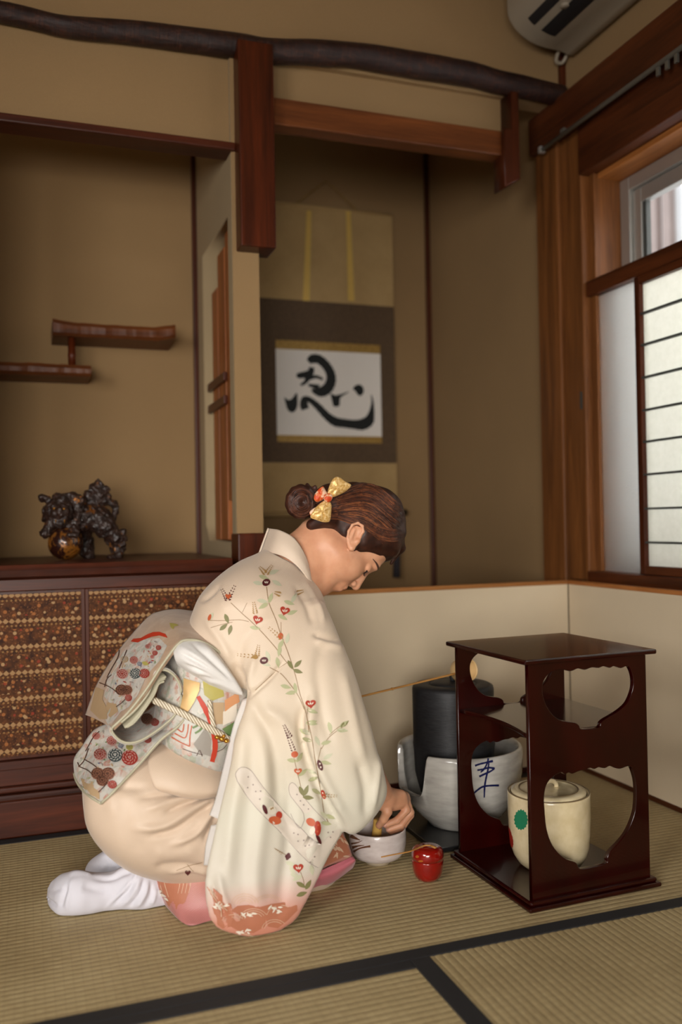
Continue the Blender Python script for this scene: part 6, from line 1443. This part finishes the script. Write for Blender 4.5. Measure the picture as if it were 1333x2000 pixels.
# ---------------------------------------------------------------- print on the obi
def mum(c, r, col, bv, tgt, q, off=.0012):
    """chrysanthemum head: disc with rings of outlined petals"""
    put(tgt, bv, 'obi_flower', [[q(p) for p in oval(c, r, r*.92, 0, 16)]], col, off, 4)
    pet = []
    for k, (rr, n) in enumerate(((.78, 11), (.45, 7), (.12, 3))):
        for i in range(n):
            u = 2*math.pi*i/n+k*.4; pet.append([q(p) for p in leaf((c[0]+rr*r*math.cos(u), c[1]+rr*r*.92*math.sin(u)), math.degrees(u)+70, r*.44, r*.13, 4)])
    put(tgt, bv, 'obi_petals', pet, {'p_teal': 'p_cloth', 'p_ored': 'p_pinkf', 'p_brown': 'p_twig', 'p_pinkf': 'p_ored', 'p_ygreen': 'p_olive'}.get(col, 'p_cloth'), off+.0016)
db, lb, tb_, ob2 = bvh_of([drum]), bvh_of([loopo]), bvh_of([tail]), bvh_of([obi])
for poly in ([(480, 345), (560, 322), (640, 322), (690, 372), (640, 470), (560, 560), (480, 560), (400, 520), (380, 440), (420, 385)], [(380, 440), (400, 520), (480, 560), (560, 560), (500, 690), (440, 770), (390, 800), (330, 760), (280, 700), (300, 580)], [(330, 760), (390, 800), (330, 880), (300, 880), (285, 840)]): put(obi, db, 'obi_ground', [[z1(p) for p in poly]], 'obi_figured', .0006, 7)
put(obi, db, 'obi_ribbon', [[z1(p) for p in poly] for poly in ([(455, 345), (470, 328), (520, 322), (545, 330), (500, 352)], [(520, 322), (560, 300), (600, 284), (640, 282), (640, 306), (590, 314), (545, 332)], [(640, 282), (680, 296), (694, 322), (660, 312), (640, 306)])], 'p_scarlet', .0014, 6)
put(obi, db, 'obi_leaf', [[z1(p) for p in ((705, 225), (740, 230), (765, 240), (735, 250), (730, 268), (712, 252))], [z1(p) for p in leaf((550, 488), 20, 50, 26)]], 'p_ygreen', .0012)
put(obi, db, 'obi_cloud', [[z1(p) for p in ((840, 205), (880, 212), (910, 232), (915, 245), (880, 240), (850, 225))]], 'p_cloth', .0012)
put(obi, db, 'obi_tan', [[z1(p) for p in ((225, 640), (280, 660), (270, 720), (300, 780), (300, 850), (250, 850), (190, 790))], [z1(p) for p in ((300, 740), (360, 750), (372, 800), (320, 840), (288, 800))]], 'p_tan', .0010, 7)
stuffed(decal_strips('obi_twig', [([z1(p) for p in pts], [1.6]*len(pts)) for pts in ([(250, 612), (300, 632), (340, 655), (380, 690)], [(285, 640), (300, 590), (330, 560)], [(360, 770), (395, 745), (420, 720)], [(380, 400), (370, 450), (330, 520), (300, 580)], [(430, 400), (400, 470), (380, 520)])], db, 'p_twig', obi, .0016))
for c, r, col in (((484, 552), 38, 'p_teal'), ((543, 552), 34, 'p_ored'), ((402, 556), 36, 'p_pinkf'), ((395, 660), 40, 'p_brown'), ((432, 660), 34, 'p_brown'), ((440, 712), 24, 'p_ored'), ((476, 466), 28, 'p_pinkf'), ((635, 385), 18, 'p_ored'), ((612, 420), 18, 'p_ored'), ((595, 445), 14, 'p_pinkf'), ((512, 490), 16, 'p_blue'), ((565, 378), 16, 'p_pinkf'), ((415, 460), 24, 'p_tan')): mum(c, r, col, db, obi, z1)
for c, r, col in (((352, 1086), 48, 'p_teal'), ((446, 1102), 54, 'p_ored'), ((255, 1080), 42, 'p_pinkf'), ((240, 1205), 44, 'p_brown'), ((305, 1205), 44, 'p_brown'), ((270, 1250), 40, 'p_brown'), ((332, 1275), 30, 'p_ored'), ((330, 992), 34, 'p_pinkf'), ((388, 1022), 18, 'p_blue'), ((445, 1032), 24, 'p_ygreen'), ((230, 960), 26, 'p_pinkf'), ((565, 985), 24, 'p_ored')): mum(c, r, col, tb_, obi, z1)
rg = random.Random(4)
for bv_, boxz, avoid in ((db, (330, 640, 340, 800), None), (tb_, (120, 560, 930, 1330), None)):
    sm = {}
    for k in range(90):
        x, y = rg.uniform(boxz[0], boxz[1]), rg.uniform(boxz[2], boxz[3])
        if bv_ is db and not (1010 < x+y*1.05 < 1130 or 760 < x+y*.72 < 960): continue
        if bv_ is tb_ and not (1180 < x*.95+y < 1480): continue
        sm.setdefault(rg.choice(('p_pinkf', 'p_sage', 'p_obigrey', 'p_ored', 'p_grey', 'p_tan', 'p_blue', 'p_green')), []).append([z1(p) for p in leaf((x, y), rg.uniform(0, 180), rg.uniform(14, 30), rg.uniform(7, 12), 5)])
    for m_, pl_s in sm.items(): put(obi, bv_, 'obi_leaflets', pl_s, m_, .0010)
put(obi, tb_, 'obi_tan', [[z1(p) for p in ((128, 1235), (200, 1255), (250, 1325), (252, 1372), (190, 1340), (150, 1300))]], 'p_tan', .0010, 6)
stuffed(decal_strips('obi_twig', [([z1(p) for p in pts], [1.7]*len(pts)) for pts in ([(108, 1130), (125, 1160), (170, 1180), (210, 1215)], [(115, 1160), (150, 1120), (180, 1040)], [(150, 1110), (200, 1140), (235, 1165)], [(245, 1325), (280, 1290), (300, 1260)], [(160, 1060), (210, 970), (250, 930)])], tb_, 'p_twig', obi, .0016))
for c, r, col in (((706, 726), 46, 'p_ored'), ((715, 610), 26, 'p_ored'), ((705, 660), 22, 'p_ygreen'), ((560, 850), 40, 'p_brown'), ((610, 870), 28, 'p_ored'), ((650, 800), 26, 'p_teal'), ((690, 790), 20, 'p_blue')): mum(c, r, col, lb, obi, z1)
put(obi, ob2, 'obi_ground', [[z1(p) for p in poly] for poly in ([(820, 640), (900, 640), (960, 700), (940, 800), (860, 800), (800, 760)], [(700, 940), (800, 850), (880, 830), (950, 900), (900, 1000), (780, 1010)])], 'p_cloth', .0006, 7)
put(obi, ob2, 'obi_gold_band', [[z1(p) for p in ((805, 585), (905, 615), (900, 660), (870, 730), (830, 800), (780, 785), (800, 690))]], 'obi_gold', .0050, 6)
put(obi, ob2, 'obi_patch', [[z1(p) for p in ((1062, 725), (1150, 672), (1160, 735), (1062, 800))]], 'p_checks', .0012, 6); put(obi, ob2, 'obi_patch', [[z1(p) for p in ((1052, 800), (1140, 745), (1140, 850), (1050, 890))]], 'p_white', .0012, 6)
put(obi, ob2, 'obi_patch', [[z1(p) for p in ((1045, 912), (1135, 858), (1120, 960), (1080, 950))]], 'p_green', .0013, 6); put(obi, ob2, 'obi_patch', [[z1(p) for p in ((985, 740), (1060, 740), (1050, 880), (995, 880))]], 'p_tan', .0012, 6)
put(obi, ob2, 'obi_patch', [[z1(p) for p in ((860, 1010), (940, 900), (975, 980), (970, 1090), (900, 1070))]], 'p_obigrey', .0011, 6); put(obi, ob2, 'obi_patch', [[z1(p) for p in ((920, 600), (1050, 640), (1060, 700), (980, 730), (930, 690))]], 'p_ygreen', .0010, 6)
stuffed(decal_strips('obi_ribbon', [([z1(p) for p in ((890, 700), (930, 770), (968, 850), (992, 940), (998, 1040), (978, 1125))], [7, 10, 11, 11, 10, 9])], ob2, 'p_scarlet', obi, .0020))
stuffed(decal_strips('obi_lines', [([z1(p) for p in pts], [2.2]*len(pts)) for pts in ([(720, 965), (780, 1000), (835, 1025)], [(835, 1025), (838, 960), (850, 890)], [(740, 940), (800, 970), (820, 940), (828, 880)], [(760, 915), (790, 930), (800, 880)])], ob2, 'p_orange', obi, .0018))
stuffed(decal_strips('obi_lines', [([z1(p) for p in pts], [4.0]*len(pts)) for pts in ([(855, 905), (885, 890), (910, 870)], [(870, 940), (895, 925), (915, 905)])], ob2, 'p_green', obi, .0018))
stuffed(decal_strips('obi_lines', [([z1(p) for p in pts], [1.2]*len(pts)) for pts in ([(790, 1040), (850, 1062), (920, 1080)], [(880, 1085), (900, 1050), (915, 1090)], [(1010, 1000), (1060, 990), (1080, 970)], [(1010, 1060), (1050, 1040), (1075, 1010)])], ob2, 'p_twig', obi, .0018))
